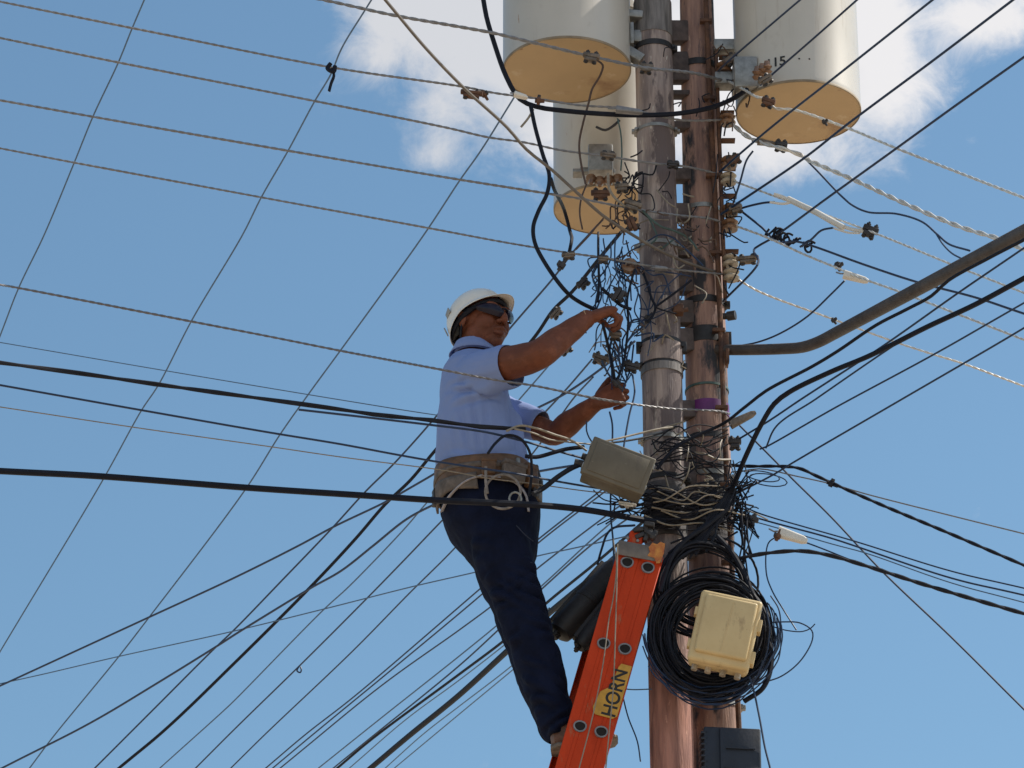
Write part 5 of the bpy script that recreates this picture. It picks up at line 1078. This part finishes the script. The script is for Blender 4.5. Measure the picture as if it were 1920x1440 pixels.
bm = bmesh.new(); bm.from_mesh(he_.data); bmesh.ops.remove_doubles(bm, verts=bm.verts, dist=.0003); bmesh.ops.recalc_face_normals(bm, faces=bm.faces); bm.to_mesh(he_.data); bm.free()
for p in he_.data.polygons: p.use_smooth = True
GRY = mat('grey_plastic', (.30, .30, .30), .5, 0, .2, 20)
mb = MB()
def hs(az, el, o=0): return HC + Ff * (math.cos(az) * math.cos(el) * (.126 + o)) + Lf * (math.sin(az) * math.cos(el) * (.100 + o)) + Uf * math.sin(el) * (.106 + o)
for az, el, w_, h_ in ((R(-118), R(20), .036, .022), (R(-150), R(4), .03, .02)):
    p = hs(az, el); n_ = (p - HC).normalized(); mb.box(Matrix.Translation(p) @ frame(n_.cross(Uf) if abs(n_.dot(Uf)) < .95 else Ff, Uf), (w_, h_, .0045), .0015)
mb.build_each('accessory_slot', GRY, he_)
mb = MB(); mb.tube(catmull([h(.02, -.078, .03), h(-.005, -.078, -.03), h(-.02, -.068, -.075), h(-.06, -.03, -.085), h(-.085, 0, -.075)], .01), .004, 6); mb.build('head_strap', BLK2, he_)
mb = MB(); q = [HC + Ff * math.cos(a) * .108 + Lf * math.sin(a) * .082 - Uf * .022 for a in (2 * math.pi * j / 40 for j in range(40))]; mb.tube(q, .010, 8, closed=True); mb.build('headband', BLK2, he_)
# ---------------- sunglasses
mb = MB(); n = 26; top = []; bot = []
for s in (-1, 1):
    vs = []
    for j in range(n):
        f = j / (n - 1); a = R(6 + 56 * f) * s; rf = .096; rl = .082
        th = .021 * (1 - f ** 3 * .6) * (.65 + .35 * min(1, f * 6)); zc = -.004 + .012 * f
        base_ = lambda u_, o: h(.012 + math.cos(a) * (rf + o), math.sin(a) * (rl + o), u_)
        for u_, o in ((zc + th, 0), (zc + th * .5, .006), (zc, .008), (zc - th * .5, .006), (zc - th, 0), (zc - th * .5, -.003), (zc + th * .5, -.003)): vs.append(base_(u_, o))
    fs = [(i * 7 + k_, i * 7 + (k_ + 1) % 7, (i + 1) * 7 + (k_ + 1) % 7, (i + 1) * 7 + k_) for i in range(n - 1) for k_ in range(7)] + [tuple(range(7)), tuple((n - 1) * 7 + k_ for k_ in range(7))]
    mb.add(vs, fs, 0)
sg = mb.build('sunglasses', GLS, man)
mb = MB(); mb.tube(catmull([h(.111, -.012, .006), h(.113, 0, .009), h(.111, .012, .006)], .004), .0035, 6)
for s in (-1, 1): mb.tube(catmull([h(.060, s * .074, .008), h(.03, s * .081, .009), h(-.005, s * .083, .010), h(-.022, s * .082, -.008)], .01), .0042, 8)
mb.build_each('temple_arm', BLK, sg)
# hair below the helmet
mb = MB(); r6 = random.Random(6)
vs = []; nn = 20
for i in range(6):
    for j in range(nn):
        a = R(100 + 160 * j / (nn - 1)); u_ = .02 - .016 * i; k_ = 1 - .02 * i; vs.append(h(-.008 + math.cos(a) * .0965 * k_, math.sin(a) * .0765 * k_, u_))
mb.add(vs, [(i * nn + j, i * nn + j + 1, (i + 1) * nn + j + 1, (i + 1) * nn + j) for i in range(5) for j in range(nn - 1)])
ho = mb.build('hair', mat('black_hair', (.02, .017, .015), .8, 0, .4, 80), man); md = ho.modifiers.new('t', 'SOLIDIFY'); md.thickness = .006; md.offset = 1; bake(ho)
# ---------------- wrist band on the raised arm
mb = MB(); ax = dN; a_ = ax.orthogonal().normalized(); b_ = ax.cross(a_); c = WRN + ax * .004 
tilt = ax * .35
q = [c + (a_ * math.cos(t) + b_ * math.sin(t)) * .0305 + ax * .014 * math.sin(t + 2.2) for t in (2 * math.pi * j / 30 for j in range(30))]; mb.tube(q, .0026, 6, closed=True); mb.build('bracelet', mat('pale_cord', (.45, .26, .13), .7), man)
# ---------------- tool belt
def ringpt(py, a, grow, py_far=None):
    f = (py - 880) / 100; cx = 906 + 12 * f; hw = (87 + grow * 1) * KP; hd = .180 + grow * .0019
    return P(cx, py, 0) + X * math.copysign(abs(math.cos(a)) ** .85, math.cos(a)) * hw + Yv * math.copysign(abs(math.sin(a)) ** .85, math.sin(a)) * hd
def wrap(name, py0, py1, a0, a1, grow, m, par, n=48, wav=2, seed=0, thick=.005):
    rr_ = random.Random(seed); ph = rr_.uniform(0, 6); mb = MB(); rows = 6; vs = []
    for i in range(rows + 1):
        for j in range(n + 1):
            a = a0 + (a1 - a0) * j / n; f = i / rows; vs.append(ringpt(py0 + (py1 - py0) * f + wav * math.sin(3 * a + ph) * (1 - f) + wav * .8 * math.sin(4 * a + ph) * f, a, grow + 1.5 * math.sin(math.pi * f)))
    mb.add(vs, [(i * (n + 1) + j, i * (n + 1) + j + 1, (i + 1) * (n + 1) + j + 1, (i + 1) * (n + 1) + j) for i in range(rows) for j in range(n)])
    o = mb.build(name, m, par); md = o.modifiers.new('t', 'SOLIDIFY'); md.thickness = thick; md.offset = 1; bake(o); return o
tb = wrap('tool_belt', 892, 938, 0, 2 * math.pi, 2, LEA, man, 64, 3, 1, .006)
wrap('strap', 908, 916, 0, 2 * math.pi, 6, CANV, tb, 64, 2, 3, .003)
wrap('pad', 926, 956, R(176), R(262), 4, CANV, tb, 24, 4, 4, .008)
def pouch(name, a, py, w_, h_, d_, m, rot=0):
    p = ringpt(py, a, 6); nrm = (p - P(906, py, 0)); nrm.z = 0; nrm.normalize(); mb = MB(); mm = Matrix.Translation(p + nrm * d_ * .5) @ frame(nrm.cross(Z), Z) @ Matrix.Rotation(rot, 4, 'Z')
    mb.box(mm, (w_, h_, d_), min(w_, d_, h_) * .25, 3); mb.box(mm @ Matrix.Translation((0, h_ * .38, 0)), (w_ * 1.06, h_ * .24, d_ * 1.15), .004, 2); return mb.build(name, m, tb)
pouch('pouch', R(-64), 928, .085, .07, .032, CANV, .1); pouch('pouch', R(-38), 924, .055, .085, .03, LEA, -.1); pouch('pouch', R(-18), 935, .045, .09, .02, CLMP, .05); pouch('pouch', R(-88), 922, .05, .06, .03, LEA, 0); pouch('pouch', R(186), 940, .04, .06, .014, DCLMP, .1)
mb = MB(); mb.tube([ringpt(905, R(-40), 14), ringpt(960, R(-34), 16)], .006, 8); mb.tube([ringpt(900, R(-56), 14), ringpt(945, R(-58), 16)], .007, 8, mi=1); mb.tube([ringpt(893, R(-22), 14), ringpt(930, R(-18), 18)], .009, 8); mb.build_each('tool', [DCLMP, GALV], tb)
# hanging webbing and rope loop
mb = MB(); mb.tube(catmull([ringpt(975, R(200), 4), ringpt(962, R(225), 7), ringpt(944, R(250), 8), ringpt(935, R(268), 9)], .01), .011, 8, flat=.35)
mb.tube(catmull([ringpt(935, R(268), 9), ringpt(938, R(285), 9), ringpt(945, R(300), 9), ringpt(962, R(312), 9), ringpt(990, R(316), 6)], .01), .011, 8, flat=.35); mb.build_each('webbing', WEB, tb)
mb = MB(); q = []
for j in range(30):
    t = 2 * math.pi * j / 30; q.append(P(943 + 33 * math.cos(t), 922 + 32 * math.sin(t), -.225 - .01 * math.cos(t)))
mb.tube(q, .0045, 8, closed=True); mb.tube([P(911, 875, -.23), P(911, 905, -.23), P(914, 925, -.23)], .005, 8); mb.build('rope_loop', mat('worn_rope', (.30, .26, .24), .8, 0, .5, 60), tb)
mb = MB(); q = [P(966 + 11 * math.cos(t), 935 + 12 * math.sin(t), -.24) for t in (2 * math.pi * j / 20 for j in range(20))]; mb.tube(q, .0038, 8, closed=True); mb.build('snap_ring', GALV, tb)
